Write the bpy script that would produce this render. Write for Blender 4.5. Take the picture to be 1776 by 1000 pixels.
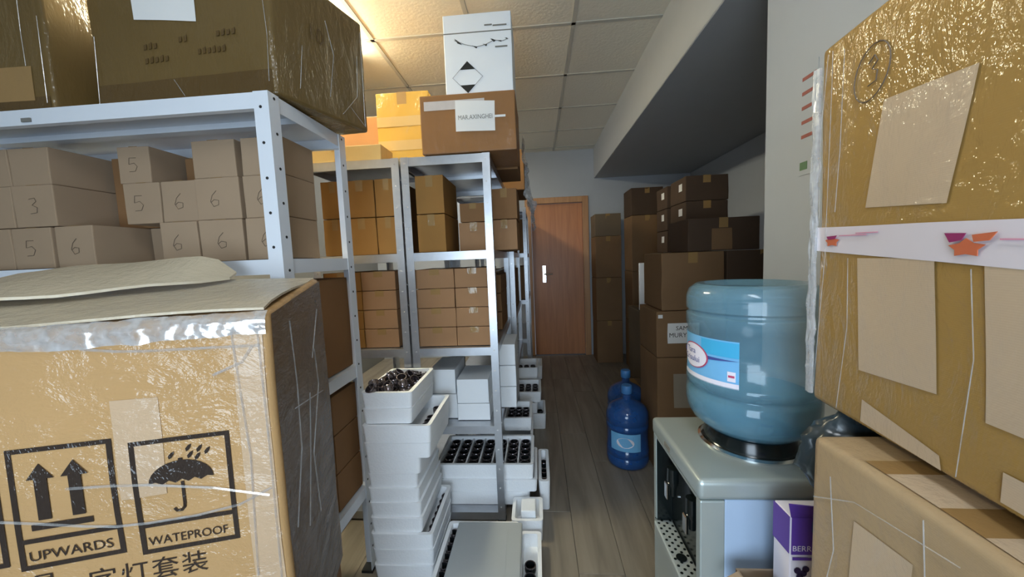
import bpy, bmesh, math, random
from math import radians as R, sin, cos, pi, sqrt
from mathutils import Vector, Matrix, noise

for o in list(bpy.data.objects): bpy.data.objects.remove(o, do_unlink=True)
S = bpy.context.scene
C = S.collection
random.seed(7)

# ------------------------------------------------------------ camera
H = 1.32
cam = bpy.data.cameras.new('camera'); co = bpy.data.objects.new('camera', cam); C.objects.link(co)
cam.sensor_fit = 'HORIZONTAL'; cam.sensor_width = 36.0; cam.lens = 36.0 * 630 / 1776
cam.clip_start = 0.02; cam.clip_end = 60
yaw, pitch, roll = R(4.05), R(-4.8), R(-2.33)
fv = Vector((-sin(yaw) * cos(pitch), cos(yaw) * cos(pitch), sin(pitch)))
rv = Vector((cos(yaw), sin(yaw), 0)); uv = rv.cross(fv)
r2 = rv * cos(roll) + uv * sin(roll); u2 = -rv * sin(roll) + uv * cos(roll)
m = Matrix.Identity(4)
for i in range(3):
    m[i][0], m[i][1], m[i][2] = r2[i], u2[i], -fv[i]
m[2][3] = H
co.matrix_world = m
S.camera = co

# ------------------------------------------------------------ world, light, exposure
W = bpy.data.worlds.new('world'); S.world = W; W.use_nodes = True
W.node_tree.nodes['Background'].inputs[0].default_value = (0.55, 0.68, 0.85, 1)
W.node_tree.nodes['Background'].inputs[1].default_value = 0.6
vs = S.view_settings
vs.view_transform = 'Standard'; vs.look = 'None'; vs.gamma = 1.0; vs.use_curve_mapping = False
vs.exposure = 0.0

def area(name, loc, rot, sx, sy, power, col):
    l = bpy.data.lights.new(name, 'AREA'); l.shape = 'RECTANGLE'; l.size = sx; l.size_y = sy
    l.energy = power; l.color = col
    o = bpy.data.objects.new(name, l); C.objects.link(o); o.location = loc; o.rotation_euler = rot
    return o
# daylight through the window in the wall behind the photographer
area('window_daylight', (-0.30, -1.33, 1.10), (R(90), 0, 0), 1.3, 1.1, 46, (0.68, 0.84, 1.0))
# the two fluorescent panels of the suspended ceiling (their housings are built below)
LAMPS = [(-1.26, 1.87, 5, (1.0, 0.90, 0.62)), (-0.04, -0.45, 6, (0.92, 0.96, 1.0)), (-1.30, 3.95, 4, (0.97, 0.97, 0.92))]
ZC = 2.66
for lx, ly, lp, lc in LAMPS:
    area('tube_light', (lx, ly, ZC - 0.09), (0, 0, 0), 0.24, 0.9, lp, lc)

# ------------------------------------------------------------ materials
def srgb(r, g, b):
    f = lambda c: (c / 255 / 12.92) if c / 255 <= 0.04045 else ((c / 255 + 0.055) / 1.055) ** 2.4
    return (f(r), f(g), f(b), 1)

def new_mat(name):
    mt = bpy.data.materials.new(name); mt.use_nodes = True
    return mt, mt.node_tree.nodes, mt.node_tree.links, mt.node_tree.nodes['Principled BSDF']

def plain(name, col, rough=0.5, metal=0.0, alpha=1.0, var=0.06, scale=9.0, coat=0.0, spec=0.5, emit=None, bump=0.0):
    mt, N, L, P = new_mat(name)
    tc = N.new('ShaderNodeNewGeometry'); nz = N.new('ShaderNodeTexNoise'); nz.inputs['Scale'].default_value = scale
    nz.inputs['Detail'].default_value = 3
    L.new(tc.outputs['Position'], nz.inputs['Vector'])
    mx = N.new('ShaderNodeMix'); mx.data_type = 'RGBA'
    mx.inputs[6].default_value = tuple(c * (1 - var) for c in col[:3]) + (1,)
    mx.inputs[7].default_value = tuple(min(1, c * (1 + var)) for c in col[:3]) + (1,)
    L.new(nz.outputs['Fac'], mx.inputs[0]); L.new(mx.outputs[2], P.inputs['Base Color'])
    P.inputs['Roughness'].default_value = rough; P.inputs['Metallic'].default_value = metal
    P.inputs['Alpha'].default_value = alpha; P.inputs['Specular IOR Level'].default_value = spec
    P.inputs['Coat Weight'].default_value = coat; P.inputs['Coat Roughness'].default_value = 0.1
    if bump:
        b = N.new('ShaderNodeBump'); b.inputs['Strength'].default_value = bump; b.inputs['Distance'].default_value = 0.01
        L.new(nz.outputs['Fac'], b.inputs['Height']); L.new(b.outputs[0], P.inputs['Normal'])
    if emit:
        P.inputs['Emission Color'].default_value = emit[0]; P.inputs['Emission Strength'].default_value = emit[1]
    return mt

def card(name, col, film=0.0, var=0.12, fscale=(3.0, 3.0, 1.2), frough=0.14, fstr=0.55):
    """corrugated cardboard; film > 0 adds a layer of crinkled clear wrap as a coat"""
    mt, N, L, P = new_mat(name)
    col = tuple(c * 0.72 for c in col[:3])
    geo = N.new('ShaderNodeNewGeometry')
    nz = N.new('ShaderNodeTexNoise'); nz.inputs['Scale'].default_value = 5; nz.inputs['Detail'].default_value = 6
    L.new(geo.outputs['Position'], nz.inputs['Vector'])
    mx = N.new('ShaderNodeMix'); mx.data_type = 'RGBA'
    mx.inputs[6].default_value = tuple(c * (1 - var) for c in col[:3]) + (1,)
    mx.inputs[7].default_value = tuple(min(1, c * (1 + var)) for c in col[:3]) + (1,)
    L.new(nz.outputs['Fac'], mx.inputs[0]); L.new(mx.outputs[2], P.inputs['Base Color'])
    wv = N.new('ShaderNodeTexWave'); wv.bands_direction = 'Z'; wv.inputs['Scale'].default_value = 130
    wv.inputs['Distortion'].default_value = 0.6
    L.new(geo.outputs['Position'], wv.inputs['Vector'])
    b = N.new('ShaderNodeBump'); b.inputs['Strength'].default_value = 0.05; b.inputs['Distance'].default_value = 0.001
    L.new(wv.outputs['Fac'], b.inputs['Height']); L.new(b.outputs[0], P.inputs['Normal'])
    P.inputs['Roughness'].default_value = 0.8; P.inputs['Specular IOR Level'].default_value = 0.2
    if film:
        mp = N.new('ShaderNodeMapping'); mp.inputs['Scale'].default_value = fscale
        L.new(geo.outputs['Position'], mp.inputs['Vector'])
        n2 = N.new('ShaderNodeTexNoise'); n2.inputs['Scale'].default_value = 5; n2.inputs['Detail'].default_value = 5
        n2.inputs['Roughness'].default_value = 0.62; n2.inputs['Distortion'].default_value = 0.35
        L.new(mp.outputs[0], n2.inputs['Vector'])
        b2 = N.new('ShaderNodeBump'); b2.inputs['Strength'].default_value = fstr; b2.inputs['Distance'].default_value = 0.03
        L.new(n2.outputs['Fac'], b2.inputs['Height']); L.new(b2.outputs[0], P.inputs['Coat Normal'])
        P.inputs['Coat Weight'].default_value = film; P.inputs['Coat Roughness'].default_value = frough
    return mt

M = {}
M['wall'] = plain('wall_paint', srgb(174, 179, 186), 0.9, var=0.03)
M['wall_dim'] = plain('wall_paint_toned_down', srgb(118, 118, 116), 0.9, var=0.05)  # unseen left and back walls darkened to cut bounced light
M['soffit'] = plain('soffit_paint', srgb(172, 174, 176), 0.9, var=0.03)
M['tile'] = plain('ceiling_tile', srgb(226, 221, 206), 0.95, var=0.04, scale=60, bump=0.2)
M['tbar'] = plain('ceiling_bar', srgb(190, 188, 178), 0.6)
M['white_steel'] = plain('white_painted_steel', srgb(214, 220, 228), 0.38, var=0.03)
M['steel'] = plain('galvanised_steel', srgb(188, 191, 196), 0.36, metal=0.88, var=0.12, scale=30)
M['bolt'] = plain('bolt_hole', srgb(30, 30, 30), 0.6)
M['stud'] = plain('bright_bolt', srgb(230, 230, 230), 0.25, metal=0.6)
M['foam'] = plain('polystyrene', srgb(244, 247, 250), 0.75, var=0.03, scale=120, bump=0.15)
M['foam_grey'] = plain('grey_foam', srgb(172, 178, 180), 0.55, var=0.05)
M['white_card'] = plain('white_cardboard', srgb(232, 236, 240), 0.7, var=0.03)
M['cup'] = plain('mirrored_dark_glass', srgb(128, 120, 122), 0.18, metal=0.9, var=0.3, scale=40)
M['cup_dark'] = plain('smoked_glass', srgb(30, 34, 36), 0.12, metal=0.3, var=0.3, scale=40)
M['paper'] = plain('paper', srgb(226, 226, 224), 0.85, var=0.03)
M['ink'] = plain('ink', srgb(52, 42, 36), 0.8)
M['ink_film'] = card('ink_under_film', srgb(58, 46, 38), film=0.7)
M['pen'] = plain('pen_stroke', srgb(100, 86, 72), 0.8)
M['greyink'] = plain('grey_ink', srgb(120, 118, 112), 0.8)
M['black_ink'] = plain('black_ink', srgb(34, 34, 30), 0.8)
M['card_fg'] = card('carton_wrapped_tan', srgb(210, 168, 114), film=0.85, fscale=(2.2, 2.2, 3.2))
M['card_fg_top'] = card('carton_top_dusty_lit', srgb(230, 216, 188), film=0.8, fscale=(5, 5, 3), frough=0.2)  # dusty film, with missing overhead light put into the paler colour
M['card_fg_side'] = card('carton_darker_side', srgb(122, 96, 62), film=0.6, fscale=(2.0, 2.0, 5.0))
M['pale_patch'] = card('carton_bare_patch', srgb(220, 188, 152), film=0.7, fscale=(2.2, 2.2, 3.2))
M['card_r'] = card('carton_taped_ochre', srgb(190, 152, 84), film=0.85, fscale=(4, 4, 2.0), frough=0.1)
M['patch_r'] = card('carton_bare_patch_right', srgb(226, 202, 172), film=0.6, fscale=(4, 4, 2.0))
M['card_r2'] = card('carton_taped_low', srgb(204, 176, 136), film=0.6, fscale=(4, 4, 3.0), frough=0.25)
M['tape_white'] = plain('white_parcel_tape', srgb(226, 220, 230), 0.25, var=0.03, coat=0.4)
M['print_orange'] = plain('print_orange', srgb(206, 112, 78), 0.3)
M['print_purple'] = plain('print_purple', srgb(150, 52, 104), 0.3)
M['print_pink'] = plain('print_pink', srgb(214, 150, 176), 0.3)
M['card_tl'] = card('carton_wrapped_brown', srgb(118, 94, 50), film=0.8, fscale=(3, 3, 1.0), frough=0.16)
M['card_tl_tape'] = card('brown_packing_tape', srgb(100, 76, 38), film=0.8, frough=0.12)
M['card_small'] = card('small_box_kraft', srgb(186, 160, 132))
M['card_amber'] = card('box_amber', srgb(176, 130, 72))
M['card_brown'] = card('box_brown', srgb(158, 118, 80))
M['card_mar'] = card('box_label_brown', srgb(164, 118, 74), film=0.25)
M['card_yellow'] = card('box_yellow_tape', srgb(214, 170, 76), film=0.6, frough=0.2)
M['card_tan'] = card('box_pale_tan', srgb(210, 178, 118), film=0.5)
M['card_flat'] = card('box_flat_kraft', srgb(184, 142, 104))
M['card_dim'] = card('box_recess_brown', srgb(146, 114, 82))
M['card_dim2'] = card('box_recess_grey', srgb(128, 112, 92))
M['card_dark'] = card('box_recess_shaded', srgb(92, 74, 60))  # shade of the recess put into the carton colour
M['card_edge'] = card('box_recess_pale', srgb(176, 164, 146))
M['tape'] = card('clear_brown_tape', srgb(176, 140, 88), film=0.9, frough=0.15, fstr=0.2)
M['tape_clear'] = plain('clear_tape', srgb(198, 190, 186), 0.2, coat=0.8, var=0.1, scale=40)
def film_mat(name, fac, rough):
    mt, N, L, P = new_mat(name)
    tr = N.new('ShaderNodeBsdfTransparent'); gl = N.new('ShaderNodeBsdfGlossy'); gl.inputs['Roughness'].default_value = rough
    mx = N.new('ShaderNodeMixShader'); nz = N.new('ShaderNodeTexNoise'); nz.inputs['Scale'].default_value = 45
    geo = N.new('ShaderNodeNewGeometry'); L.new(geo.outputs['Position'], nz.inputs['Vector'])
    ml = N.new('ShaderNodeMath'); ml.operation = 'MULTIPLY'; ml.inputs[1].default_value = fac * 2
    L.new(nz.outputs['Fac'], ml.inputs[0]); L.new(ml.outputs[0], mx.inputs[0])
    df = N.new('ShaderNodeBsdfDiffuse'); df.inputs['Color'].default_value = (0.82, 0.84, 0.86, 1)  # diffuse white stands in for the film's bright reflections
    m2 = N.new('ShaderNodeMixShader'); m2.inputs[0].default_value = 0.5
    L.new(df.outputs[0], m2.inputs[1]); L.new(gl.outputs[0], m2.inputs[2])
    L.new(tr.outputs[0], mx.inputs[1]); L.new(m2.outputs[0], mx.inputs[2])
    L.new(mx.outputs[0], N['Material Output'].inputs['Surface'])
    return mt
M['film'] = film_mat('clear_wrap', 0.30, 0.2)
M['film_edge'] = film_mat('bunched_wrap', 0.55, 0.18)
M['film_thick'] = film_mat('crumpled_wrap', 0.6, 0.25)
M['bag'] = plain('dark_plastic_bag', srgb(46, 58, 64), 0.32, var=0.3, scale=14, coat=0.3, bump=0.4)
M['silver'] = plain('silver_plastic', srgb(176, 186, 184), 0.34, metal=0.45, var=0.04)
M['panel_blue'] = plain('pale_blue_grey_panel', srgb(164, 184, 208), 0.45, var=0.03)
M['black_gloss'] = plain('black_gloss_plastic', srgb(22, 28, 28), 0.18, var=0.2)
M['chrome'] = plain('chrome', srgb(225, 228, 230), 0.12, metal=1.0)
M['grille'] = plain('drip_grille', srgb(178, 186, 184), 0.4, metal=0.3)
M['pet'] = plain('blue_bottle_plastic', srgb(120, 164, 184), 0.13, alpha=0.50, var=0.06, scale=5, coat=0.5)
M['water'] = plain('bottle_water', srgb(60, 150, 186), 0.1, alpha=0.5, var=0.05)
M['pet_dark'] = plain('deep_blue_bottle_plastic', srgb(44, 92, 158), 0.14, alpha=0.72, var=0.1, coat=0.5)
M['cap_blue'] = plain('blue_cap', srgb(70, 130, 190), 0.4)
M['label_blue'] = plain('label_blue', srgb(120, 186, 232), 0.4, var=0.1, scale=25)
M['label_cyan'] = plain('label_cyan', srgb(70, 176, 222), 0.4, var=0.1)
M['label_white'] = plain('label_white', srgb(238, 232, 242), 0.4)
M['label_navy'] = plain('label_navy', srgb(70, 84, 150), 0.4)
M['label_red'] = plain('label_red', srgb(196, 76, 110), 0.4)
M['purple'] = plain('purple_carton', srgb(96, 62, 160), 0.45)
M['berry'] = plain('print_berry', srgb(44, 34, 66), 0.4, var=0.4, scale=80)
M['leaf'] = plain('print_leaf', srgb(110, 150, 80), 0.4)
M['red'] = plain('print_red', srgb(150, 84, 74), 0.6)
M['green'] = plain('print_green', srgb(90, 120, 90), 0.6)
M['lamp'] = plain('lamp_diffuser', srgb(250, 248, 235), 0.5, emit=((1.0, 0.91, 0.64, 1), 60.0))
M['lamp_cool'] = plain('lamp_diffuser_cool', srgb(250, 250, 248), 0.5, emit=((0.9, 0.95, 1.0, 1), 9.0))
M['lamp_far'] = plain('lamp_diffuser_far', srgb(250, 250, 248), 0.5, emit=((0.95, 0.97, 0.95, 1), 14.0))
M['lamp_frame'] = plain('lamp_frame', srgb(230, 230, 226), 0.5)
M['glass'] = plain('window_glass', srgb(230, 238, 240), 0.03, alpha=0.12, spec=0.8)

def wood(name, c1, c2, sc, axis):
    mt, N, L, P = new_mat(name)
    geo = N.new('ShaderNodeNewGeometry'); oi = N.new('ShaderNodeObjectInfo')
    mp = N.new('ShaderNodeMapping'); mp.inputs['Scale'].default_value = sc
    ad = N.new('ShaderNodeVectorMath'); ad.operation = 'MULTIPLY_ADD'
    ad.inputs[1].default_value = (1, 1, 1)
    cv = N.new('ShaderNodeCombineXYZ'); ml = N.new('ShaderNodeMath'); ml.operation = 'MULTIPLY'; ml.inputs[1].default_value = 37
    L.new(oi.outputs['Random'], ml.inputs[0]); L.new(ml.outputs[0], cv.inputs[0]); L.new(ml.outputs[0], cv.inputs[1])
    L.new(geo.outputs['Position'], ad.inputs[0]); L.new(cv.outputs[0], ad.inputs[2])
    L.new(ad.outputs[0], mp.inputs['Vector'])
    n = N.new('ShaderNodeTexNoise'); n.inputs['Scale'].default_value = 3; n.inputs['Detail'].default_value = 7; n.inputs['Distortion'].default_value = 0.8
    L.new(mp.outputs[0], n.inputs['Vector'])
    rp = N.new('ShaderNodeValToRGB'); rp.color_ramp.elements[0].position = 0.3; rp.color_ramp.elements[1].position = 0.7
    rp.color_ramp.elements[0].color = c1; rp.color_ramp.elements[1].color = c2
    L.new(n.outputs['Fac'], rp.inputs[0]); L.new(rp.outputs[0], P.inputs['Base Color'])
    P.inputs['Roughness'].default_value = 0.38
    return mt
M['plank'] = wood('laminate_plank', srgb(118, 110, 99), srgb(150, 140, 126), (6, 0.5, 6), 'Y')
M['door'] = wood('door_veneer', srgb(176, 116, 76), srgb(196, 134, 90), (7, 7, 0.5), 'Z')
M['door_frame'] = wood('door_frame_veneer', srgb(170, 124, 84), srgb(196, 150, 106), (7, 7, 0.5), 'Z')

# ------------------------------------------------------------ geometry helpers (all in world coordinates)
def V(*a): return Vector(a)

def tag(o, label, cat=None, group=None, kind=None):
    o['label'] = label
    if cat: o['category'] = cat
    if group: o['group'] = group
    if kind: o['kind'] = kind
    return o

def thing(name, loc, label, cat, group=None):
    o = bpy.data.objects.new(name, None); C.objects.link(o); o.location = loc
    o.empty_display_size = 0.05
    return tag(o, label, cat, group)

class MB:
    def __init__(s): s.v = []; s.f = []
    def add(s, vs, fs):
        k = len(s.v); s.v += [Vector(p) for p in vs]; s.f += [tuple(i + k for i in f) for f in fs]; return s
    def box(s, x0, x1, y0, y1, z0, z1):
        return s.hexa([(x0, y0), (x1, y0), (x1, y1), (x0, y1)], z0, z1)
    def hexa(s, q, z0, z1):
        a = z0 if isinstance(z0, (list, tuple)) else [z0] * 4
        b = z1 if isinstance(z1, (list, tuple)) else [z1] * 4
        vs = [(q[i][0], q[i][1], a[i]) for i in range(4)] + [(q[i][0], q[i][1], b[i]) for i in range(4)]
        return s.add(vs, [(3, 2, 1, 0), (4, 5, 6, 7), (0, 1, 5, 4), (1, 2, 6, 5), (2, 3, 7, 6), (3, 0, 4, 7)])
    def slab(s, pts, n, t):
        """polygon pts extruded by t along n"""
        n = Vector(n).normalized(); k = len(pts); P = [Vector(p) for p in pts]
        vs = P + [p + n * t for p in P]
        nn = Vector((0, 0, 0))
        for i in range(k): nn += P[i].cross(P[(i + 1) % k])
        fl = nn.dot(n) < 0
        fs = [tuple(range(k))[::-1], tuple(range(k, 2 * k))] + [(i, (i + 1) % k, (i + 1) % k + k, i + k) for i in range(k)]
        if fl: fs = [f[::-1] for f in fs]
        return s.add(vs, fs)
    def bar(s, a, b, w, h, up=(0, 0, 1)):
        a = Vector(a); b = Vector(b); d = (b - a).normalized(); r = d.cross(Vector(up)).normalized(); u = r.cross(d)
        vs = [p + r * (w / 2 * i) + u * (h / 2 * j) for p in (a, b) for i, j in ((-1, -1), (1, -1), (1, 1), (-1, 1))]
        return s.add(vs, [(3, 2, 1, 0), (4, 5, 6, 7), (0, 1, 5, 4), (1, 2, 6, 5), (2, 3, 7, 6), (3, 0, 4, 7)])
    def lathe(s, prof, c, n=20, axis=None):
        c = Vector(c); k = len(prof); vs = []; fs = []
        for i in range(n):
            a = 2 * pi * i / n
            for r, z in prof:
                p = Vector((r * cos(a), r * sin(a), z))
                if axis is not None: p = axis @ p
                vs.append(c + p)
        for i in range(n):
            for j in range(k - 1):
                a, b = i * k + j, ((i + 1) % n) * k + j
                fs.append((a, b, b + 1, a + 1))
        return s.add(vs, fs)
    def tube(s, path, r, n=6, up=(0, 0, 1), flat=1.0):
        P = [Vector(p) for p in path]; k = len(P); vs = []; fs = []
        for i, p in enumerate(P):
            d = (P[min(i + 1, k - 1)] - P[max(i - 1, 0)]).normalized()
            u = Vector(up)
            if abs(d.dot(u)) > 0.95: u = Vector((1, 0, 0))
            a = d.cross(u).normalized(); b = a.cross(d)
            for j in range(n):
                t = 2 * pi * j / n
                vs.append(p + a * (r * cos(t) * flat) + b * (r * sin(t)))
        for i in range(k - 1):
            for j in range(n):
                fs.append((i * n + j, i * n + (j + 1) % n, (i + 1) * n + (j + 1) % n, (i + 1) * n + j))
        fs.append(tuple(range(n))[::-1]); fs.append(tuple((k - 1) * n + j for j in range(n)))
        return s.add(vs, fs)
    def disc(s, c, n, r, t=0.001, k=8):
        n = Vector(n).normalized(); a = n.orthogonal().normalized(); b = n.cross(a)
        return s.slab([Vector(c) + a * (r * cos(2 * pi * i / k)) + b * (r * sin(2 * pi * i / k)) for i in range(k)], n, t)
    def build(s, name, mat, parent=None, loc=None, bevel=0.0, seg=1, sub=0, warp=None, smooth=False, angle=40):
        if parent is not None: o0 = Vector(parent['_o']) if '_o' in parent else parent.location.copy()
        else: o0 = Vector(loc) if loc is not None else Vector((0, 0, 0))
        bm = bmesh.new()
        vs = [bm.verts.new(p) for p in s.v]
        for f in s.f:
            try: bm.faces.new([vs[i] for i in f])
            except ValueError: pass
        if sub: bmesh.ops.subdivide_edges(bm, edges=bm.edges[:], cuts=sub, use_grid_fill=True)
        if bevel:
            bm.normal_update()
            ed = [e for e in bm.edges if len(e.link_faces) == 2 and e.calc_face_angle(0) > R(angle)]
            bmesh.ops.bevel(bm, geom=ed, offset=bevel, segments=seg, affect='EDGES', profile=0.6)
        if warp:
            for v in bm.verts: v.co = warp(v.co)
        for v in bm.verts: v.co -= o0
        bm.normal_update()
        me = bpy.data.meshes.new(name); bm.to_mesh(me); bm.free()
        if smooth:
            for p in me.polygons: p.use_smooth = True
            try: me.set_sharp_from_angle(angle=R(angle))
            except Exception: pass
        me.materials.append(mat if not isinstance(mat, str) else M[mat])
        o = bpy.data.objects.new(name, me); C.objects.link(o)
        if parent is not None:
            o.parent = parent
            o['_o'] = tuple(o0)          # children share the origin of the whole thing
        else: o.location = o0
        return o

def clean():
    for o in bpy.data.objects:
        if '_o' in o: del o['_o']

def warper(amp, freq, seed):
    def w(p):
        q = p * freq + Vector((seed * 3.1, seed * 1.7, seed * 5.3))
        n = noise.noise_vector(q); return p + Vector((n.x, n.y, n.z * .3)) * amp
    return w

class Face:
    """a flat side of a thing: u runs along d from corner p0, z is height, n points outward"""
    def __init__(s, p0, d, n, warp=None):
        s.p0 = Vector((p0[0], p0[1], 0)); s.d = Vector((d[0], d[1], 0)).normalized(); s.n = Vector((n[0], n[1], 0)).normalized(); s.warp = warp
    def pt(s, u, z, off=0.0015):
        return s.p0 + s.d * u + s.n * off + Vector((0, 0, z))
    def poly(s, pts, name, mat, parent, off=0.0012, t=0.0008, sub=None):
        b = MB().slab([s.pt(u, z, off) for u, z in pts], s.n, t)
        return b.build(name, mat, parent, warp=s.warp, sub=sub or 0)
    def grid(s, q, name, mat, parent, off=0.0012, nu=10, nz=6):
        """warped quad given by its four (u,z) corners"""
        b = MB(); vs = []; fs = []
        for i in range(nu + 1):
            for j in range(nz + 1):
                a, c = i / nu, j / nz
                u = (q[0][0] * (1 - a) + q[1][0] * a) * (1 - c) + (q[3][0] * (1 - a) + q[2][0] * a) * c
                z = (q[0][1] * (1 - a) + q[1][1] * a) * (1 - c) + (q[3][1] * (1 - a) + q[2][1] * a) * c
                vs.append(s.pt(u, z, off))
        for i in range(nu):
            for j in range(nz):
                k = i * (nz + 1) + j; fs.append((k, k + nz + 1, k + nz + 2, k + 1))
        b.add(vs, fs)
        o = b.build(name, mat, parent, warp=s.warp)
        me = o.data
        if me.polygons[0].normal.dot(s.n) < 0: me.flip_normals()
        return o
    def stroke(s, pts, w, name, mat, parent, off=0.0016):
        b = MB().tube([s.pt(u, z, off) for u, z in pts], w, n=4, up=s.n)
        return b.build(name, mat, parent, warp=s.warp)
    def text(s, body, u, z, size, name, mat, parent, off=0.002, ux=1.0, shear=0.0, xs=1.0, width=None):
        vs, fs = text_mesh(body, size)
        if width:
            w = max(p[0] for p in vs) - min(p[0] for p in vs); xs = width / w
        b = MB().add([s.pt(u + ux * x * xs, z + y + shear * x, off) for x, y in vs], fs)
        o = b.build(name, mat, parent, warp=s.warp)
        if o.data.polygons and o.data.polygons[0].normal.dot(s.n) < 0: o.data.flip_normals()
        return o

_tc = {}
def text_mesh(body, size):
    if (body, size) in _tc: return _tc[(body, size)]
    cu = bpy.data.curves.new('lettering', 'FONT'); cu.body = body; cu.size = size; cu.resolution_u = 3
    ob = bpy.data.objects.new('lettering', cu); C.objects.link(ob)
    dg = bpy.context.evaluated_depsgraph_get()
    me = bpy.data.meshes.new_from_object(ob.evaluated_get(dg))
    vs = [(v.co.x, v.co.y) for v in me.vertices]; fs = [tuple(p.vertices) for p in me.polygons]
    bpy.data.objects.remove(ob, do_unlink=True); bpy.data.curves.remove(cu); bpy.data.meshes.remove(me)
    _tc[(body, size)] = (vs, fs)
    return vs, fs

def struct(b, name, mat, label, **k):
    o = b.build(name, mat, **k); return tag(o, label, None, None, 'structure')

_seed = [0]
def small_box(x0, x1, y0, y1, z0, z1, mat, name, label, cat='box', group=None, rot=0.0, tape='tape', front_tape=True, bev=0.003, amp=0.0025):
    """closed carton: bevelled, faintly bulged body with its tape strip over the top and down the front"""
    _seed[0] += 1
    cx, cy = (x0 + x1) / 2, (y0 + y1) / 2
    w = warper(amp, 7, _seed[0])
    rm = Matrix.Rotation(rot, 3, 'Z')
    def ww(p):
        q = Vector((p.x - cx, p.y - cy, 0)); q = rm @ q
        return w(Vector((cx + q.x, cy + q.y, p.z)))
    o = MB().box(x0, x1, y0, y1, z0 + 0.001, z1 - 0.001).build(name, mat, loc=(cx, cy, z0), bevel=bev, seg=2, sub=2, warp=ww)
    tag(o, label, cat, group)
    if tape:
        tw = min(0.05, (x1 - x0) * 0.25); hh = min(0.06, (z1 - z0) * 0.3)
        b = MB()
        b.box(cx - tw / 2, cx + tw / 2, y0, y1, z1 - 0.0012, z1 - 0.0002)
        if front_tape: b.box(cx - tw / 2, cx + tw / 2, y0 - 0.0006, y0 + 0.0004, z1 - hh, z1 - 0.0008)
        b.build('tape', tape, o, sub=1, warp=ww)
    return o, ww

ORD = ['leftmost', 'second', 'third', 'fourth', 'fifth', 'sixth', 'seventh']

# ------------------------------------------------------------ the room
XL, XR, XP, YB, YF, YP = -2.15, 1.96, 0.80, -1.40, 4.80, 1.35
# floor of laminate planks
b = MB().box(XL - .1, XR + .1, YB - .1, YF + .1, -0.06, -0.012)
fl = struct(b, 'floor', M['ink'], 'grey-brown wood laminate floor running down the aisle')
pw, pl = 0.19, 1.21
i = 0; x = XL
while x < XR:
    y = YB - (i * 0.37) % pl
    while y < YF:
        y0, y1 = max(y, YB), min(y + pl, YF); x1 = min(x + pw, XR)
        if y1 - y0 > 0.02:
            MB().box(x + .0008, x1 - .0008, y0 + .0008, y1 - .0008, -0.012, 0.0).build('floor_plank', 'plank', fl, bevel=0.0012)
        y += pl
    x += pw; i += 1
# ceiling: bars and tiles
b = MB()
gx = [-0.34 + 0.6 * k for k in range(-3, 3)]           # bars along the room
gx = [XL] + [g for g in gx if XL < g < 0.79] + [0.79]
gy = [YB] + [-1.35 + 0.6 * k for k in range(0, 11) if YB < -1.35 + 0.6 * k < YF] + [YF]
for g in gx: b.box(g - .012, g + .012, YB, YF, ZC - .004, ZC + .03)
for g in gy: b.box(XL, 0.79, g - .012, g + .012, ZC - .004, ZC + .03)
b.box(XL - .1, XR + .1, YB - .1, YF + .1, ZC + .06, ZC + .12)
ce = struct(b, 'ceiling', 'tbar', 'suspended ceiling of pale square tiles in a thin metal grid')
for i in range(len(gx) - 1):
    for j in range(len(gy) - 1):
        cx, cy = (gx[i] + gx[i + 1]) / 2, (gy[j] + gy[j + 1]) / 2
        if gx[i + 1] - gx[i] < .05 or gy[j + 1] - gy[j] < .03: continue
        MB().box(gx[i] + .010, gx[i + 1] - .010, gy[j] + .010, gy[j + 1] - .010, ZC + .001, ZC + .018).build('ceiling_tile', 'tile', ce, bevel=.003)
for (lx, ly, lp, lc), lab in zip(LAMPS, ('warm surface-mounted ceiling light behind the wrapped cartons of the white rack', 'cool white surface-mounted ceiling light behind the photographer', 'far surface-mounted ceiling light above the back of the racks')):
    t = thing('ceiling_light', (lx, ly, ZC - .1), lab, 'lamp', 'ceiling lights')
    MB().box(lx - .16, lx + .16, ly - .5, ly + .5, ZC - .030, ZC - .005).build('lamp_housing', 'lamp_frame', t, bevel=.003)
    MB().box(lx - .15, lx + .15, ly - .49, ly + .49, ZC - .080, ZC - .031).build('diffuser', ('lamp' if ly > 1 else 'lamp_cool') if ly < 3 else 'lamp_far', t, bevel=.014, seg=2)
    for e in (-.494, .494):
        MB().box(lx - .155, lx + .155, ly + e - .004, ly + e + .004, ZC - .083, ZC - .031).build('end_cap', 'lamp_frame', t, bevel=.002)
# soffit (dropped beam with a wide dark underside)
b = MB().box(0.765, XR + .1, YP, YF + .1, 2.29, ZC + .06)
struct(b, 'ceiling_soffit', 'soffit', 'lowered plaster soffit with slanting pale edge over the right recess', bevel=.004)
# walls
b = MB().box(XL - .12, XL, YB - .1, YF + .1, 0, ZC + .1)
struct(b, 'wall_left', 'wall_dim', 'plain grey wall behind the left racks')
b = MB().box(XR, XR + .12, YP, YF + .1, 0, ZC + .1)
struct(b, 'wall_right', 'wall', 'pale wall at the back of the dark right recess')
b = MB().box(XP, XR + .12, YB - .1, YP, 0, ZC + .1)
struct(b, 'wall_pillar', 'wall', 'pale projecting wall edge beside the water dispenser', bevel=.004)
# far wall with door opening
DX0, DX1, DZ = -0.10, 0.655, 2.045
b = MB().box(XL, DX0, YF, YF + .12, 0, ZC + .1).box(DX1, XR, YF, YF + .12, 0, ZC + .1).box(DX0, DX1, YF, YF + .12, DZ, ZC + .1)
wf = struct(b, 'wall_far', 'wall', 'pale bluish far wall above the wooden door')
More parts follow.
